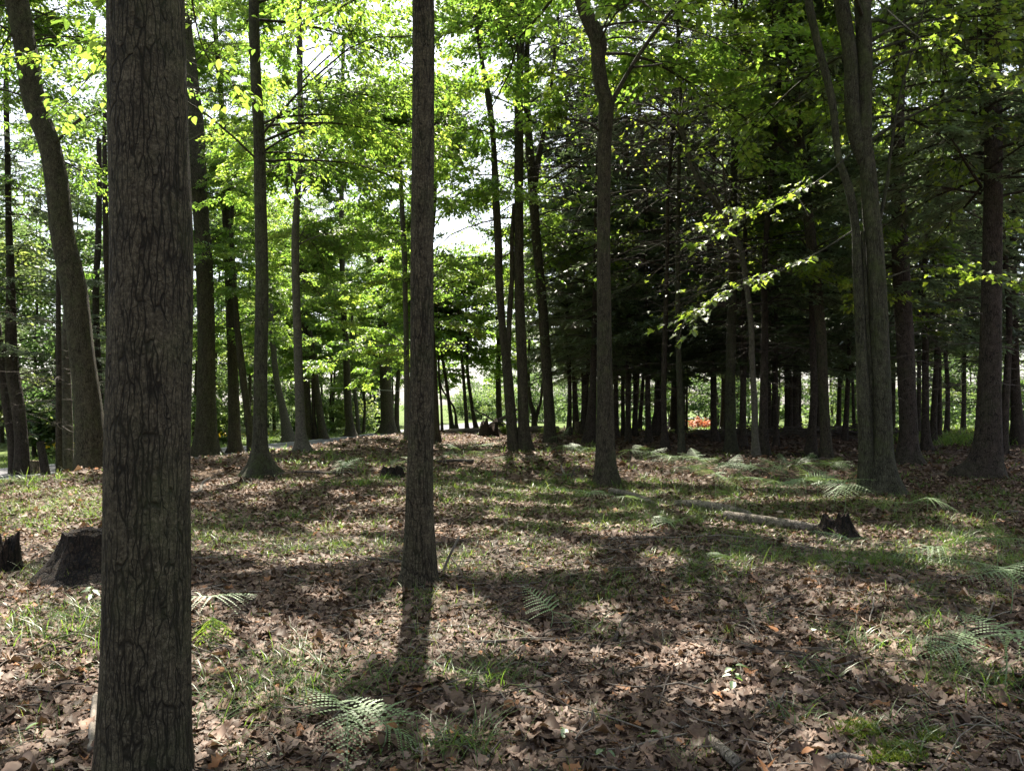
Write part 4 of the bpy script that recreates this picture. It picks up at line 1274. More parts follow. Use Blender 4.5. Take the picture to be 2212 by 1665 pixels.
# fine twigs lying everywhere
rt = np.random.default_rng(31)
n_ = 2600
p_ = np.vstack([scatter(3600, 2.4, 9, rng=rt), scatter(2400, 9, 38, rng=rt)])
p_ = p_[inside_wood(p_)]
n_ = len(p_)
a_ = rt.uniform(0, 6.28, n_)
Lt = rt.gamma(2.2, 0.11, n_) * (1 + p_[:, 1] * 0.035)
q_ = np.linspace(-0.5, 0.5, 5)
TP_ = np.concatenate([p_[:, None] + hdir(a_)[:, None, :2] * (Lt[:, None] * q_)[..., None], np.zeros((n_, 5, 1))], -1)
TP_[..., :2] += np.cumsum(rt.normal(0, 0.035, (n_, 5, 2)), 1) * Lt[:, None, None]
TP_[..., 2] = gz(TP_[..., 0], TP_[..., 1]) + 0.022 + rt.uniform(0, 0.03, (n_, 1)) + rt.normal(0, 0.012, (n_, 5))
tr_ = rt.uniform(0.0015, 0.005, n_)[:, None] * np.array([1, 0.95, 0.85, 0.7, 0.4]) * (1 + p_[:, 1:] * 0.04)
tv, tq = tubes(TP_, tr_, 4)
link("twig_litter", mk_mesh("twig_litter", tv, tq, M["dead"], rnd=np.repeat(rt.random(n_), 20), smooth=True), kind="stuff")

# acorns strewn low in the picture on the right
na = 900
ua, va = rt.uniform(1500, 2260, na), rt.uniform(1440, 1700, na)
kk = rt.random(na) < np.clip((ua - 1500) / 500, 0.1, 1) * np.clip((va - 1420) / 180, 0.1, 1)
ga = np.array([gp(a, b) for a, b in zip(ua[kk], va[kk])])
ga[:, 2] += 0.025
th_, ph_ = np.meshgrid(np.linspace(0, math.pi, 6), np.linspace(0, 2 * math.pi, 8, endpoint=False), indexing="ij")
sp_ = np.stack([np.sin(th_) * np.cos(ph_) * 0.8, np.sin(th_) * np.sin(ph_) * 0.8, np.cos(th_) * 1.0], -1).reshape(-1, 3)
az_ = rt.uniform(0, 6.28, len(ga))
Va = sp_[None, :, [2, 1, 0]] * 0.011
Va = np.stack([Va[..., 0] * np.cos(az_)[:, None] - Va[..., 1] * np.sin(az_)[:, None], Va[..., 0] * np.sin(az_)[:, None] + Va[..., 1] * np.cos(az_)[:, None], Va[..., 2] + 0 * az_[:, None]], -1) + ga[:, None]
i_ = np.arange(5)[:, None] * 8
j_ = np.arange(8)[None]
qa = np.stack([i_ + j_, i_ + (j_ + 1) % 8, i_ + 8 + (j_ + 1) % 8, i_ + 8 + j_], -1).reshape(-1, 4)
Qa = (np.arange(len(ga))[:, None, None] * 48 + qa[None]).reshape(-1, 4)
link("acorn_litter", mk_mesh("acorn_litter", Va.reshape(-1, 3), Qa, M["acorn"], rnd=np.repeat(rt.random(len(ga)), 48), smooth=True), kind="stuff")
# moss cushions low right
mp_ = []
for (cu_, cv_, ru_, rv_, n_) in [(1850, 1590, 55, 24, 2600), (1930, 1640, 70, 24, 3600), (2010, 1600, 40, 16, 1200)]:
    aa, rr_ = rt.uniform(0, 6.28, n_), np.sqrt(rt.random(n_)) * rt.uniform(0.6, 1.1, n_)
    g3 = np.array([gp(cu_ + ru_ * r1 * math.cos(a1), cv_ + rv_ * r1 * math.sin(a1)) for a1, r1 in zip(aa, rr_)])
    V_, Q_, k_ = blades(g3[:, :2], 0.035 * rt.uniform(0.5, 1.3, n_), np.full(n_, 0.006), rt, arch=0.5, lean=0.3)
    V_[:, 2] += 0.02
    mp_.append((V_, Q_))
mv, mq = cat_parts(mp_)
link("moss", mk_mesh("moss", mv, mq, M["moss"], rnd=np.repeat(rt.random(len(mv) // 10), 10)), kind="stuff")


# ------------------------------------------------------------------ ferns
def frond_mesh(name, L, seed, mat, npin=11, droop=0.35):
    """One bracken frond lying along +X: midrib, tapering pinnae, each cut into small pinnules."""
    rng = np.random.default_rng(seed)
    Vs, Qs, o = [], [], 0

    def rib(t):
        return np.stack([L * t, 0 * t, -droop * L * t**2 * 0.7], -1)

    rb = tubes(rib(np.linspace(0, 1, 8))[None], (0.004 * (1 - 0.8 * np.linspace(0, 1, 8)))[None], 4)
    Vs.append(rb[0])
    Qs.append(rb[1])
    o += len(rb[0])
    for i in range(npin):
        t = 0.06 + 0.92 * i / (npin - 1)
        pl = L * 0.50 * (1 - t) ** 0.9 * min(1, 0.8 + t * 2) + 0.012
        for sg in (-1, 1):
            b = rib(np.array([t + 0.01 * sg]))[0]
            ang = sg * (1.25 - 0.35 * t) + rng.normal(0, 0.06)
            d = np.array([math.cos(ang), math.sin(ang), -0.10 + rng.normal(0, 0.08)])
            npn = max(int(pl / (L * 0.040)), 4)
            tt = np.linspace(0.04, 1, npn)
            c = b + d * (pl * tt)[:, None]
            c[:, 2] -= 0.25 * pl * tt**2
            lw = L * 0.026 * (1 - 0.8 * tt) * (0.45 + 0.55 * pl / (L * 0.44)) + 0.002
            for s2 in (-1, 1):
                a2 = ang + s2 * 1.2
                e = np.array([math.cos(a2), math.sin(a2), -0.12])
                st = d * pl / npn * 0.5
                q = np.stack([c - st, c - st * 0.5 + e * lw[:, None], c + st * 0.4 + e * lw[:, None], c + st], 1)
                Vs.append(q.reshape(-1, 3))
                Qs.append(o + np.arange(npn * 4).reshape(-1, 4))
                o += npn * 4
    V = np.concatenate(Vs)
    return mk_mesh(name, V, np.concatenate(Qs), mat, rnd=np.full(len(V), 0.5) + np.random.default_rng(seed).normal(0, 0.2, len(V)) * 0.3)


FR = [frond_mesh("frond", 0.52, 1, M["fern"]), frond_mesh("frond", 0.44, 2, M["fern"], droop=0.55), frond_mesh("frond", 0.58, 3, M["fern"], droop=0.2)]
FRY = frond_mesh("frond", 0.34, 4, M["fern_young"], droop=0.7)


def stalk_mesh(h, r=0.004):
    s = np.linspace(0, 1, 5)
    P = np.stack([0.03 * np.sin(s * 2), 0.02 * s * s, -0.04 + (h + 0.04) * s], -1)
    V, Q = tubes(P[None], (r * (1 - 0.3 * s))[None], 5)
    return mk_mesh("stalk", V, Q, M["fern"], rnd=np.full(len(V), 0.4), smooth=True)


STALK = stalk_mesh(1.0)


def fern(u, v, h, label, rng, nf=3, group=None, young=False, scale=1.0, az=None):
    """Fern whose fronds are seen round pixel (u, v), carried h above the ground."""
    g = gp(u, v, h)
    g[2] = float(gz(g[0], g[1]))
    t = thing("fern", label, "fern", g, group)
    s = link("stalk", STALK, t)
    s.scale = (1, 1, h)
    a0 = rng.uniform(0, 6.28) if az is None else az
    for i in range(nf):
        fo = link("frond", FRY if young else FR[rng.integers(0, 3)], t, (0.03 * math.sin(2), 0.02, h))
        fo.rotation_euler = (rng.normal(0, 0.25), rng.normal(-0.15, 0.22) if not young else rng.normal(0.5, 0.2), a0 + i * (2.3 if nf <= 3 else 6.28 / nf) + rng.normal(0, 0.2))
        k = scale * rng.uniform(0.85, 1.1)
        fo.scale = (k, k, k)
    return t


rf = np.random.default_rng(41)
UNIQ = [(735, 1540, 0.16, 0.78, 3, "large pale bracken fern spread over dead leaves, nearest the camera", 0.2),
        (820, 1570, 0.12, 0.74, 2, "dark green bracken fern overlapping the large pale one", -0.3),
        (452, 1290, 0.22, 0.58, 2, "grey green fern behind the glowing young fern, right of the foreground oak", None),
        (1185, 1322, 0.14, 0.54, 2, "small grey fern on sunny leaves right below the middle trunk", 0.0),
        (2165, 1375, 0.30, 0.79, 4, "fern cut by the right border above the sedge clumps", None),
        (2180, 1235, 0.32, 0.86, 4, "upper fern of the leafy mass at the right border", None),
        (2150, 1165, 0.34, 0.79, 3, "fern at the back of the leafy mass at the right border", None),
        (1275, 1066, 0.25, 0.9, 3, "fern left of the crooked maple's foot", None),
        (1348, 1072, 0.22, 0.8, 3, "bright green fern right of the crooked maple's foot", None),
        (1440, 1130, 0.15, 0.7, 2, "low fern in shade short of the two pale logs", None),
        (1585, 1078, 0.25, 1.0, 3, "fern behind the two pale logs", None),
        (845, 1003, 0.26, 0.8, 3, "fern growing on top of the dark rotten stump left of the middle trunk", None),
        (738, 1008, 0.30, 1.0, 4, "dark green fern in shade between the flared-foot oak and the rotten stump", None),
        (2000, 1075, 0.25, 1.1, 3, "sunlit white-green fern right of the mossy cluster's foot", None),
        (1930, 1085, 0.2, 0.8, 2, "fern tucked against the mossy cluster's foot", None),
        (1560, 1205, 0.12, 0.6, 2, "tiny fern lost in grass before the pale logs", None),
        (2030, 1180, 0.22, 0.9, 3, "yellowish fern next to the tall sedge tuft on the right", None),
        (1830, 1165, 0.18, 0.9, 2, "fern lying at the foot of the jagged stump", None),
        (2060, 1400, 0.14, 0.8, 2, "small fern among sedges below the right border ferns", None)]
for (u_, v_, h_, s_, nf_, lb_, az_) in UNIQ:
    fern(u_, v_, h_, lb_, rf, nf_, "bracken ferns", scale=s_, az=az_)
fern(448, 1335, 0.20, "glowing yellow-green young fern backlit beside the foreground oak", rf, 4, "bracken ferns", young=True, scale=0.8)
fern(1595, 1022, 0.5, "upright bright young fern standing in the white fern band", rf, 3, "bracken ferns", young=True, scale=1.1)
BAND = [(1360, 972), (1385, 968), (1405, 976), (1430, 982), (1452, 986), (1480, 986), (1505, 992), (1527, 997), (1555, 1000), (1580, 1004), (1605, 1006), (1640, 1011), (1665, 1004), (1690, 1003), (1722, 1006), (1748, 1002), (1775, 1000), (1800, 1004),
        (1640, 1034), (1668, 1038), (1705, 1042), (1735, 1036), (1765, 1038), (1800, 1042), (1825, 1046), (1545, 1022), (1500, 1012), (1850, 1024)]
for (u_, v_) in BAND:
    fern(u_ + rf.normal(0, 4), v_, 0.42 + rf.normal(0, 0.05), "white-green bracken fern in the long band before the dark hemlock stand", rf, 4, "ferns of the band before the hemlock stand", scale=0.95 + rf.normal(0, 0.1))
for (u_, v_) in [(1010, 958), (1040, 962), (975, 968), (880, 995), (960, 982), (1005, 988), (1035, 975), (1060, 990)]:
    fern(u_, v_, 0.3, "dim fern scattered in the grass between the middle trunk and the joined pair", rf, 3, "ferns between the middle trunk and the joined pair", scale=0.95)
for (u_, v_) in [(1215, 962), (1240, 966), (1265, 968), (1290, 972), (1200, 942), (1215, 938)]:
    fern(u_, v_, 0.32, "fern in the patch between the pale V-forked trunk and the crooked maple", rf, 3, "ferns beside the V-forked trunk", scale=1.0)


# ------------------------------------------------------------------ stumps, snag, logs, sticks
def stump(name, label, u, v, wpx, hpx, mat, rng, jag=0.25, flare=0.5, slant=0.0, sides=40, top=None, taper=0.72):
    g = gp(u, v)
    Y = g[1] + 0.4 * wpx * g[1] / F
    x = (u - W0 / 2) / F * Y
    r = wpx * Y / F / 2
    h = hpx * Y / F
    base = np.array([x, Y, float(gz(x, Y))])
    th = np.linspace(0, 2 * math.pi, sides, endpoint=False)
    ph = rng.uniform(0, 6.28, 6)
    n = 14
    rows = []
    jagv = 1 + jag * (0.5 * np.sin(3 * th + ph[0]) + 0.4 * np.sin(7 * th + ph[1]) + 0.5 * rng.normal(0, 1, sides)) + slant * np.cos(th)
    for i in range(n):
        f = i / (n - 1)
        lob = 0.5 + 0.5 * np.cos(5 * th + ph[2] + 0.4 * np.sin(2 * th + ph[3]))
        rr = r * (taper + (1 - taper) * (1 - f) ** 1.6 + flare * 0.5 * lob * (1 - f) ** 3 * 0.5) * (1 + 0.05 * np.sin(9 * th + ph[4] + 2 * f) + 0.02 * rng.normal(0, 1, sides))
        z = -0.06 + (h * jagv + 0.06) * f
        rows.append(np.stack([rr * np.cos(th), rr * np.sin(th), z], -1))
    for (k, zf) in ((0.72, 0.92), (0.42, 0.72 if jag > 0.1 else 0.96), (0.12, 0.6 if jag > 0.1 else 0.97)):
        rr = np.linalg.norm(rows[n - 1][:, :2], axis=1) * k
        rows.append(np.stack([rr * np.cos(th), rr * np.sin(th), rows[n - 1][:, 2] * zf * (1 if jag > 0.1 else 1) + rng.normal(0, 0.012, sides)], -1))
    m = len(rows)
    V = np.concatenate(rows + [np.array([[0, 0, rows[-1][:, 2].mean()]])])
    i = np.arange(m - 1)[:, None] * sides
    j = np.arange(sides)[None]
    Q = np.stack([i + j, i + (j + 1) % sides, i + sides + (j + 1) % sides, i + sides + j], -1).reshape(-1, 4)
    T = np.stack([(m - 1) * sides + j[0], (m - 1) * sides + (j[0] + 1) % sides, np.full(sides, len(V) - 1)], 1)
    t = thing(name, label, "stump", base, "stumps in the wood")
    # side wall and broken top are separate parts
    nq = (n - 1) * sides
    k0 = (n - 1) * sides
    link("bark", mk_mesh("bark", V[:k0 + sides], [Q[:nq]], M[mat], smooth=True), t)
    link("top", mk_mesh("top", V[k0:], [Q[nq:] - k0, T - k0], M[top or mat], smooth=True), t)
    return t


rs_ = np.random.default_rng(51)
stump("tree_stump", "big charred stump with sloping sides behind the foreground oak", 222, 1272, 300, 100, "char", rs_, jag=0.04, flare=0.5, taper=0.46)
stump("tree_stump", "crumbling red brown stump cut by the left border", 16, 1246, 78, 66, "rot", rs_, jag=0.3, flare=0.4)
stump("tree_stump", "jagged black rotten stump at the end of the pale log", 1805, 1172, 128, 44, "rot", rs_, jag=0.22, flare=0.9, taper=0.42)
stump("tree_stump", "low dark rotten stump with a fern on it, left of the middle trunk", 848, 1034, 62, 18, "rot", rs_, jag=0.4, flare=0.6)
stump("tree_stump", "squat mossy stump covered by ferns right below the V-forked trunk", 1188, 974, 32, 11, "cut", rs_, jag=0.1)
stump("tree_stump", "small grey far stump left of the dark stand", 1248, 938, 15, 27, "cut", rs_, jag=0.03, flare=0.2, taper=0.9)
stump("tree_stump", "sawn pale stump with a flat top beside the leaning snag at the left", 75, 1027, 34, 31, "cut", rs_, jag=0.03, flare=0.5, taper=0.75, top="cut")
tp = [(99, 1028, 19), (95, 995, 17), (90, 970, 16), (87, 950, 15)]
g_ = gp(99, 1028)
Cs_, r_s = px_line(tp, g_[1] + 0.1)
sn = thing("broken_snag", "short broken reddish post of a dead tree leaning behind the sawn stump", "snag", Cs_[0])
V_, Q_, T_ = trunk_mesh(Cs_ - Cs_[0] - np.array([0, 0, 0.05]), r_s, rs_, 12, 0.1, 0.05, ground=0.0, step=0.05)
link("trunk", mk_mesh("trunk", V_, [Q_, T_], M["hemlock"], smooth=True), sn)


def stick(name, label, cat, pts, mat, lift=0.0, group=None, forks=(), sides=10, rough=0.08):
    """Log, branch or stick lying along photo pixels (u, v, width px[, height above ground])."""
    P, r = [], []
    for p in pts:
        hgt = p[3] if len(p) > 3 else None
        g = gp(p[0], p[1], 0.0 if hgt is None else hgt)
        rad = p[2] * g[1] / F / 2
        z = float(gz(g[0], g[1]))
        P.append([g[0], g[1], z + (rad * 0.95 + lift + 0.03 if hgt is None else hgt)])
        r.append(rad)
    P, r = np.array(P), np.array(r)
    base = P[0].copy()
    t = thing(name, label, cat, base, group)
    V, Q, T = trunk_mesh(P - base, r, rs_, sides, 0, rough, ground=-9, step=max(0.03, float(r.max()) * 0.9))
    # close the near end too
    k = len(V)
    V = np.vstack([V, (P[0] - base)[None]])
    T2 = np.stack([np.arange(sides), np.full(sides, k), (np.arange(sides) + 1) % sides], 1)
    link("log" if cat == "log" else "branch", mk_mesh("branch", V, [Q, np.vstack([T, T2])], M[mat], rnd=np.full(len(V), rs_.random()), smooth=True), t)
    for fk in forks:
        Pf, rf_ = [], []
        for p in fk:
            g = gp(p[0], p[1], p[3] if len(p) > 3 else 0)
            Pf.append([g[0], g[1], float(gz(g[0], g[1])) + (p[3] if len(p) > 3 else 0.015)])
            rf_.append(p[2] * g[1] / F / 2)
        V, Q, T = trunk_mesh(np.array(Pf) - base, np.array(rf_), rs_, 7, 0, rough, ground=-9, step=0.04)
        link("twig", mk_mesh("twig", V, [Q, T], M[mat], rnd=np.full(len(V), rs_.random()), smooth=True), t)
    return t


LG = "fallen wood on the forest floor"
stick("fallen_log", "pale fallen log ending at the jagged stump, front one of two", "log", [(1566, 1128, 21), (1600, 1132, 20), (1660, 1140, 20), (1720, 1148, 19), (1765, 1154, 17)], "log", group=LG, sides=14)
stick("fallen_log", "pale weathered log lying behind the front log", "log", [(1462, 1096, 13), (1500, 1102, 19), (1545, 1108, 19), (1590, 1114, 16), (1622, 1120, 10)], "log", group=LG, sides=14)
stick("fallen_log", "short grey log piece near the crooked maple's foot", "log", [(1318, 1070, 14), (1350, 1075, 13), (1385, 1084, 12), (1412, 1094, 8)], "log", group=LG, sides=12)
stick("fallen_log", "long grey log lying across the sunny far edge of the wood", "log", [(968, 938, 10), (1010, 936, 10), (1060, 935, 10), (1110, 935, 11), (1160, 934, 13), (1205, 934, 13)], "log", group=LG, sides=12)
bo_ = np.array([at(u, v, 43.5) for u, v in [(1040, 938), (1052, 924), (1075, 908), (1096, 898), (1112, 886), (1135, 880)]])
bt_ = thing("fallen_branch", "thick bare bough propped over the grey log with one end raised", "branch", bo_[0], LG)
V_, Q_, T_ = trunk_mesh(bo_ - bo_[0], np.array([9, 8, 7, 6, 5, 3]) * 43.5 / F / 2, rs_, 9, 0, 0.08, ground=-9, step=0.1)
link("branch", mk_mesh("branch", V_, [Q_, T_], M["dead"], rnd=np.full(len(V_), 0.4), smooth=True), bt_)
for pp_ in ([(1075, 908), (1090, 915), (1102, 932)], [(1070, 911), (1045, 895), (1020, 884)], [(1096, 898), (1118, 905), (1140, 925)]):
    Cf_ = np.array([at(u, v, 43.4) for u, v in pp_]) - bo_[0]
    V_, Q_, T_ = trunk_mesh(Cf_, np.array([4, 3, 2]) * 43.5 / F / 2, rs_, 7, 0, 0.08, ground=-9, step=0.1)
    link("twig", mk_mesh("twig", V_, [Q_, T_], M["dead"], rnd=np.full(len(V_), 0.4), smooth=True), bt_)
stump("root_ball", "upturned reddish root plate in front of the grey log", 1056, 944, 46, 26, "rot", rs_, jag=0.4, flare=0.2, taper=0.8)
stick("fallen_branch", "dark stick lying flat just left of the middle trunk's foot", "branch", [(790, 1214, 6), (825, 1218, 7), (866, 1224, 8)], "dead", group=LG)
stick("fallen_branch", "dark stick standing slanted right of the middle trunk's foot", "branch", [(952, 1245, 6, 0.0), (966, 1212, 6, 0.13), (978, 1186, 5, 0.25), (992, 1158, 5, 0.36)], "dead", group=LG, forks=[[(976, 1205, 4, 0.14), (990, 1225, 3, 0.09), (1012, 1262, 2, 0.0)]])
stick("fallen_branch", "curved dark branch curling up beside the foreground oak", "branch", [(402, 1062, 7, 0.03), (428, 1062, 6, 0.04), (436, 1048, 6, 0.12), (440, 1040, 5, 0.18), (455, 1032, 4, 0.24)], "dead", group=LG, forks=[[(432, 1060, 3, 0.05), (445, 1066, 3, 0.02)]])
stick("fallen_branch", "forked dead branch with raised prongs left of the crooked maple", "branch", [(1270, 1036, 4), (1240, 1030, 5), (1215, 1026, 5, 0.06), (1200, 1028, 4)], "dead", group=LG,
      forks=[[(1222, 1028, 4, 0.05), (1214, 1012, 4, 0.2), (1212, 1004, 3, 0.28)], [(1234, 1030, 4, 0.04), (1240, 1014, 4, 0.2), (1252, 1006, 4, 0.26)]])
stick("fallen_branch", "long twisted branch lying on leaves below the sunny grass", "branch", [(1000, 1400, 6), (1090, 1398, 8), (1140, 1394, 7), (1200, 1396, 7), (1262, 1388, 5)], "dead", group=LG)
stick("fallen_branch", "pale branch bending in an S right of the long twisted one", "branch", [(1328, 1396, 9), (1340, 1362, 7), (1356, 1336, 6), (1360, 1312, 5)], "dead", group=LG, forks=[[(1352, 1340, 4), (1330, 1342, 5), (1290, 1352, 4), (1240, 1378, 4)]])
stick("fallen_branch", "straight pale stick leaning among leaves left of the big fern", "branch", [(468, 1462, 4), (500, 1436, 4), (540, 1405, 4), (572, 1378, 3)], "dead", group=LG)
stick("fallen_branch", "brown branch cutting across leaves toward the lower right corner", "branch", [(1600, 1290, 4), (1612, 1316, 5), (1624, 1350, 6), (1640, 1392, 4)], "dead", group=LG)
stick("fallen_branch", "thin straight stick in the pink sun patch on the right", "branch", [(1500, 1385, 3), (1600, 1400, 4), (1690, 1424, 4), (1790, 1438, 3)], "dead", group=LG)
stick("fallen_branch", "long thin branch bowed across the bottom leaves", "branch", [(1330, 1640, 4), (1420, 1612, 4), (1520, 1592, 4), (1640, 1560, 4), (1700, 1520, 3)], "dead", group=LG, forks=[[(1420, 1612, 3), (1400, 1560, 3), (1360, 1530, 2)]])
stick("fallen_branch", "stout pale wood chunk at the bottom edge", "branch", [(1535, 1622, 22), (1560, 1645, 24), (1590, 1672, 25)], "log", group=LG, sides=14)
stick("fallen_branch", "mossy grey branch resting at the lower right by the moss", "branch", [(1775, 1662, 14), (1820, 1654, 16), (1870, 1660, 12)], "log", group=LG)
stick("fallen_branch", "slender dark bough arching over sedges near the right border", "branch", [(1920, 1412, 3, 0.0), (1880, 1432, 4), (1800, 1452, 5), (1740, 1462, 4)], "dead", group=LG)
stick("fallen_branch", "bowed dark twig rising by the right border ferns", "branch", [(2130, 1370, 4), (2100, 1364, 5, 0.02), (2080, 1345, 4, 0.08), (2060, 1300, 3, 0.2)], "dead", group=LG, forks=[[(2096, 1362, 4, 0.03), (2130, 1340, 3, 0.12), (2146, 1300, 3, 0.24)]])
stick("fallen_branch", "brown bark-covered stick beside the foreground oak's foot", "branch", [(196, 1640, 14), (200, 1580, 13), (206, 1520, 12)], "dead", group=LG)
stick("fallen_branch", "weathered branch lying in shade between the flared-foot oak and grass", "branch", [(600, 1028, 4), (660, 1024, 5), (720, 1026, 4), (790, 1022, 3)], "dead", group=LG)
stick("fallen_branch", "dark fallen limb short of the joined pair", "branch", [(945, 1002, 5), (985, 1000, 7), (1022, 1002, 8)], "dead", group=LG)
stick("fallen_branch", "black rotting limb on needles under the bent hemlock", "branch", [(1700, 988, 6), (1730, 990, 10), (1766, 992, 8)], "rot", group=LG)

# tangled dead roots and boughs heaped on the low bank behind the stand
rb_ = np.random.default_rng(61)
n_ = 420
xb = rb_.uniform(8.5, 17.5, n_)
yb = 34.6 + rb_.normal(0, 0.7, n_)
ab = rb_.uniform(0, 6.28, n_)
Lr = rb_.uniform(0.4, 1.8, n_)
s_ = np.linspace(-0.5, 0.5, 5)
Pb = np.stack([xb[:, None] + np.cos(ab)[:, None] * Lr[:, None] * s_, yb[:, None] + np.sin(ab)[:, None] * Lr[:, None] * s_ * 0.6, 0 * s_[None] + 0 * xb[:, None]], -1)
Pb += np.cumsum(rb_.normal(0, 0.05, Pb.shape), 1)
Pb[..., 2] = gz(Pb[..., 0], Pb[..., 1]) + rb_.uniform(0.0, 0.32, n_)[:, None] + rb_.normal(0, 0.05, (n_, 5))
V_, Q_ = tubes(Pb, rb_.uniform(0.008, 0.035, n_)[:, None] * np.array([1, 0.9, 0.8, 0.65, 0.4]), 5)
link("root_tangle", mk_mesh("root_tangle", V_, Q_, M["dead"], rnd=np.repeat(rb_.random(n_) * 0.5, 25), smooth=True), kind="stuff")


# ------------------------------------------------------------------ seedlings, mushroom, stone, bush, flowers, wire
def seedling(u, v, label, rng, nl=4, L=0.06, h=0.08):
    g = gp(u, v)
    t = thing("seedling", label, "seedling", g, "seedlings on the forest floor")
    s = np.linspace(0, 1, 4)
    V, Q = tubes(np.stack([0.01 * s, 0 * s, -0.02 + (h + 0.02) * s], -1)[None], (0.0022 * (1 - 0.4 * s))[None], 5)
    link("stem", mk_mesh("stem", V, Q, M["seedling"], rnd=np.full(len(V), 0.3), smooth=True), t)
    a0 = rng.uniform(0, 6.28)
    for i in range(nl):
        a = a0 + i * 2.4
        d = nrm(np.array([[math.cos(a), math.sin(a), -0.1 + rng.normal(0, 0.15)]]))
        nn = nrm(np.array([[rng.normal(0, 0.25), rng.normal(0, 0.25), 1]]))
        V, T, _ = shaped_leaves(np.array([[0.01, 0, h * (0.55 + 0.45 * i / max(nl - 1, 1))]]) + d * 0.012, d, nn, np.array([L * rng.uniform(0.8, 1.15)]), OVAL)
        link("leaf", mk_mesh("leaf", V, T, M["seedling"], rnd=np.full(len(V), rng.random())), t)


rsd = np.random.default_rng(71)
for (u_, v_, lb_, nl_, L_, h_) in [(85, 1590, "two-leaved seedling at the lower left corner by the grass blade", 2, 0.075, 0.07), (95, 1650, "pale seedling rosette under the two-leaved one, lower left", 5, 0.05, 0.03), (1218, 1592, "little seedling with flat leaves right of the front sedge clump", 3, 0.06, 0.05),
                                  (1580, 1505, "tall seedling with paired leaves at right of centre", 7, 0.06, 0.17), (1300, 1640, "seedling low at the bottom edge, middle", 5, 0.05, 0.05), (1130, 1500, "seedling leaf cluster above the front sedge clump", 3, 0.07, 0.05), (1765, 1372, "single three-leaf seedling on the right-hand leaves", 3, 0.06, 0.05),
                                  (240, 1290, "whitish broad-leaved plant in front of the charred stump", 9, 0.08, 0.2), (195, 1310, "leafy sprout left of the whitish plant by the charred stump", 7, 0.07, 0.16), (580, 1640, "sprout at the bottom edge just right of the foreground oak", 4, 0.05, 0.05),
                                  (1820, 1500, "lone green leaf sprout among acorns", 2, 0.06, 0.04), (275, 1405 - 60, "small clover-like sprout beside the foreground oak's left side", 4, 0.05, 0.06), (1395, 1600, "tiny round-leaved sprout on dark leaves low centre right", 3, 0.05, 0.04)]:
    seedling(u_, v_, lb_, rsd, nl_, L_, h_)

g_ = gp(1288, 1432)
ms = thing("mushroom", "small bright orange mushroom cap among dead leaves", "mushroom", g_)
th_ = np.linspace(0, 2 * math.pi, 16, endpoint=False)
pr = [(0.004, 0.0), (0.005, 0.02), (0.016, 0.024), (0.019, 0.030), (0.016, 0.040), (0.009, 0.046), (0.001, 0.048)]
V_ = np.concatenate([np.stack([a * np.cos(th_), a * np.sin(th_), b + 0 * th_], -1) for a, b in pr])
i_ = np.arange(len(pr) - 1)[:, None] * 16
j_ = np.arange(16)[None]
Q_ = np.stack([i_ + j_, i_ + (j_ + 1) % 16, i_ + 16 + (j_ + 1) % 16, i_ + 16 + j_], -1).reshape(-1, 4)
link("stem", mk_mesh("stem", V_[:32], Q_[:16], M["stone"], rnd=np.full(32, 0.5), smooth=True), ms)
link("cap", mk_mesh("cap", V_[16:], Q_[16:] - 16, M["mushroom"], rnd=np.full(len(V_) - 16, 0.5), smooth=True), ms)

g_ = gp(2012, 1604)
th_, ph_ = np.meshgrid(np.linspace(0, math.pi, 9), np.linspace(0, 2 * math.pi, 14, endpoint=False), indexing="ij")
V_ = np.stack([np.sin(th_) * np.cos(ph_) * 0.035, np.sin(th_) * np.sin(ph_) * 0.024, np.cos(th_) * 0.014], -1).reshape(-1, 3)
V_ *= 1 + 0.12 * np.sin(V_[:, :1] * 130 + 2 * np.sin(V_[:, 1:2] * 160))
i_ = np.arange(8)[:, None] * 14
j_ = np.arange(14)[None]
Q_ = np.stack([i_ + j_, i_ + (j_ + 1) % 14, i_ + 14 + (j_ + 1) % 14, i_ + 14 + j_], -1).reshape(-1, 4)
o_ = link("stone", mk_mesh("stone", V_, Q_, M["stone"], rnd=np.full(len(V_), 0.5), smooth=True), loc=g_ + np.array([0, 0, 0.02]))
o_["label"], o_["category"] = "small whitish flat stone on the leaf litter near the moss", "stone"


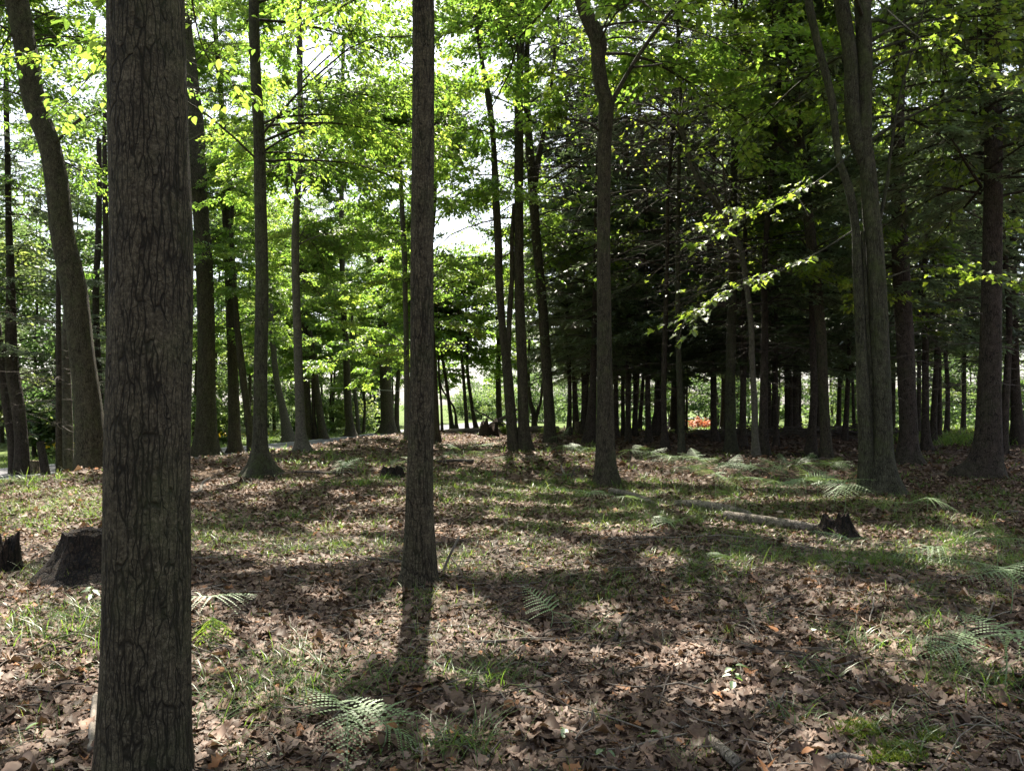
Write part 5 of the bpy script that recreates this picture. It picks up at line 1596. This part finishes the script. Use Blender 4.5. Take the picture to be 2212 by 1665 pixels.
def bush(name, label, cat, u, v, wpx, hpx, mat, n, ls, seed, Y=None):
    rng = np.random.default_rng(seed)
    g = gp(u, v) if Y is None else np.array([(u - W0 / 2) / F * Y, Y, float(gz((u - W0 / 2) / F * Y, Y))])
    rx, hh = wpx * g[1] / F / 2, hpx * g[1] / F
    t = thing(name, label, cat, g)
    ns = 26
    a = rng.uniform(0, 6.28, ns)
    rad = np.sqrt(rng.random(ns))
    tip = np.stack([rx * rad * np.cos(a), rx * 0.6 * rad * np.sin(a), hh * (1 - 0.45 * rad**2) * rng.uniform(0.75, 1.1, ns)], -1)
    s = np.linspace(0, 1, 4)
    P = tip[:, None] * np.stack([s**1.2, s**1.2, s**0.9], -1)[None]
    V, Q = tubes(P, 0.008 * (1 - 0.6 * s)[None] * np.ones((ns, 1)), 4)
    link("stems", mk_mesh("stems", V, Q, M["dead"], rnd=np.full(len(V), 0.3), smooth=True), t)
    k = rng.integers(0, ns, n)
    tt = rng.uniform(0.35, 1.0, n)
    pos = tip[k] * np.stack([tt**1.2, tt**1.2, tt**0.9], -1) + rng.normal(0, 0.05, (n, 3))
    D = nrm(rng.normal(0, 1, (n, 3)) * np.array([1, 1, 0.5]))
    Nn = nrm(np.stack([rng.normal(0, 0.5, n), rng.normal(0, 0.5, n), np.ones(n)], 1))
    V, T = leaf_quads(pos, D, Nn, ls * rng.uniform(0.7, 1.3, n), ls * 0.5 * np.ones(n))
    link("leaves", mk_mesh("leaves", V, T, M[mat], rnd=np.repeat(rng.random(n), 4)), t)
    return t


bush("red_bush", "low bush with red leaves glowing in the clearing behind the stand", "bush", 1508, 926, 78, 26, "sumac", 900, 0.13, 5, Y=48)
bush("roadside_bush", "bright yellow-green young shrub lit beside the upturned root plate", "bush", 1090, 940, 26, 26, "leaf_maple", 160, 0.16, 6)
bush("roadside_bush", "low sunlit fern-like shrub behind the joined pair, right side", "bush", 1185, 938, 60, 18, "leaf_maple", 260, 0.14, 7)
ry = np.random.default_rng(81)
n_ = 420
yy_ = ry.uniform(34, 52, n_)
xx_ = np.interp(yy_, ROAD_FAR[1:, 1], ROAD_FAR[1:, 0]) - 1.0 - ry.random(n_) * 1.2
P_ = np.column_stack([xx_, yy_, gz(xx_, yy_) + ry.uniform(0.45, 0.85, n_)])
kp_ = np.sin(yy_ * 1.7) > 0.1
P_ = P_[kp_]
n_ = len(P_)
V_, T_ = leaf_quads(P_, nrm(ry.normal(0, 1, (n_, 3))), nrm(ry.normal(0, 0.5, (n_, 3)) + np.array([0, 0, 1])), np.full(n_, 0.12), np.full(n_, 0.10))
link("yellow_flowers", mk_mesh("yellow_flowers", V_, T_, M["yellow"], rnd=np.repeat(ry.random(n_), 4)), kind="stuff")
wa, wb = at(-700, 752, 62), at(900, 846, 62)
s_ = np.linspace(0, 1, 24)
Pw = wa + (wb - wa) * s_[:, None]
Pw[:, 2] -= 0.25 * np.sin(np.pi * s_)
V_, Q_ = tubes(Pw[None], np.full((1, 24), 0.022), 6)
o_ = link("overhead_cable", mk_mesh("overhead_cable", V_, Q_, M["wire"], rnd=np.full(len(V_), 0.5), smooth=True))
o_["label"], o_["category"] = "thin pale overhead cable running along the road behind the trees", "cable"


# ------------------------------------------------------------------ the far woods beyond the road (one mass)
def far_wood(seed, spots, ls):
    rng = np.random.default_rng(seed)
    Vs, Bs, tint = [], [], []
    for (x, y, h, rad, n, z0) in spots:
        m = 16
        zc = z0 + (h - z0) * rng.random(m) ** 0.8
        a = rng.uniform(0, 6.28, m)
        rr = rad * np.sqrt(rng.random(m)) * (1.05 - 0.6 * (zc / h))
        cc = np.stack([x + rr * np.cos(a), y + rr * np.sin(a), zc + float(gz(x, y))], -1)
        sr = rad * rng.uniform(0.22, 0.5, m)
        k = rng.integers(0, m, n)
        dv = nrm(rng.normal(0, 1, (n, 3))) * (rng.random(n)[:, None] ** 0.5)
        pos = cc[k] + dv * sr[k, None] * np.array([1.25, 1.25, 0.55])
        D = nrm(rng.normal(0, 1, (n, 3)) * np.array([1, 1, 0.5]))
        Nn = nrm(np.stack([rng.normal(0, 0.6, n), rng.normal(0, 0.6, n), np.ones(n)], 1))
        V, T = leaf_quads(pos, D, Nn, ls * rng.uniform(0.6, 1.4, n), ls * 0.6 * np.ones(n))
        Vs.append((V, T))
        tint.append(np.repeat(np.clip(0.5 + rng.normal(0, 0.16) + 0.12 * rng.normal(0, 1, m)[k] + 0.12 * rng.normal(0, 1, n), 0, 1), 4))
        s = np.linspace(0, 1, 5)
        Bs.append(tubes(np.stack([x + 0.3 * np.sin(s * 3 + a[0]), y + 0 * s, float(gz(x, y)) - 0.2 + s * h * 0.9], -1)[None], (0.14 * (1 - 0.8 * s))[None], 6))
    V, T = cat_parts(Vs)
    bv, bq = cat_parts(Bs)
    return V, T, np.concatenate(tint), bv, bq


rw = np.random.default_rng(91)
sp = []
for i_ in range(74):                       # left: beyond the road
    y_ = rw.uniform(22, 105)
    x_ = np.interp(y_, ROAD_FAR[1:, 1], ROAD_FAR[1:, 0]) - rw.uniform(4.5, 26)
    sp.append((x_, y_, rw.uniform(9, 25), rw.uniform(2.6, 4.8), 4600, 0.3))
for i_ in range(44):                       # centre and right: far side of the clearing
    x_ = rw.uniform(-6, 75)
    y_ = 76 + rw.uniform(0, 45) + (70 if x_ < 12 else 0) * (1 - x_ / 14 if x_ < 14 else 0)
    sp.append((x_, y_, rw.uniform(10, 17) + (7 if x_ > 10 else 0), rw.uniform(3, 5), 3400, 0.8))
for i_ in range(60):                       # understorey closing the view behind the stand
    x_ = rw.uniform(-10, 62)
    y_ = rw.uniform(64, 88) + max(0, 26 - x_) * 1.6
    sp.append((x_, y_, rw.uniform(2.5, 7), rw.uniform(2.0, 3.6), 2400, 0.1))
for i_ in range(16):                       # scrub along the verge
    y_ = rw.uniform(30, 80)
    x_ = np.interp(y_, ROAD_FAR[1:, 1], ROAD_FAR[1:, 0]) - rw.uniform(2.5, 5)
    sp.append((x_, y_, rw.uniform(1.2, 3), rw.uniform(1.0, 2.0), 900, 0.2))
V_, T_, tt_, bv_, bq_ = far_wood(92, sp, 0.30)
fw = link("far_woods", mk_mesh("far_woods", V_, T_, M["leaf_far"], rnd=tt_), kind="stuff")
link("far_trunks", mk_mesh("far_trunks", bv_, bq_, M["maple"], smooth=True), fw)
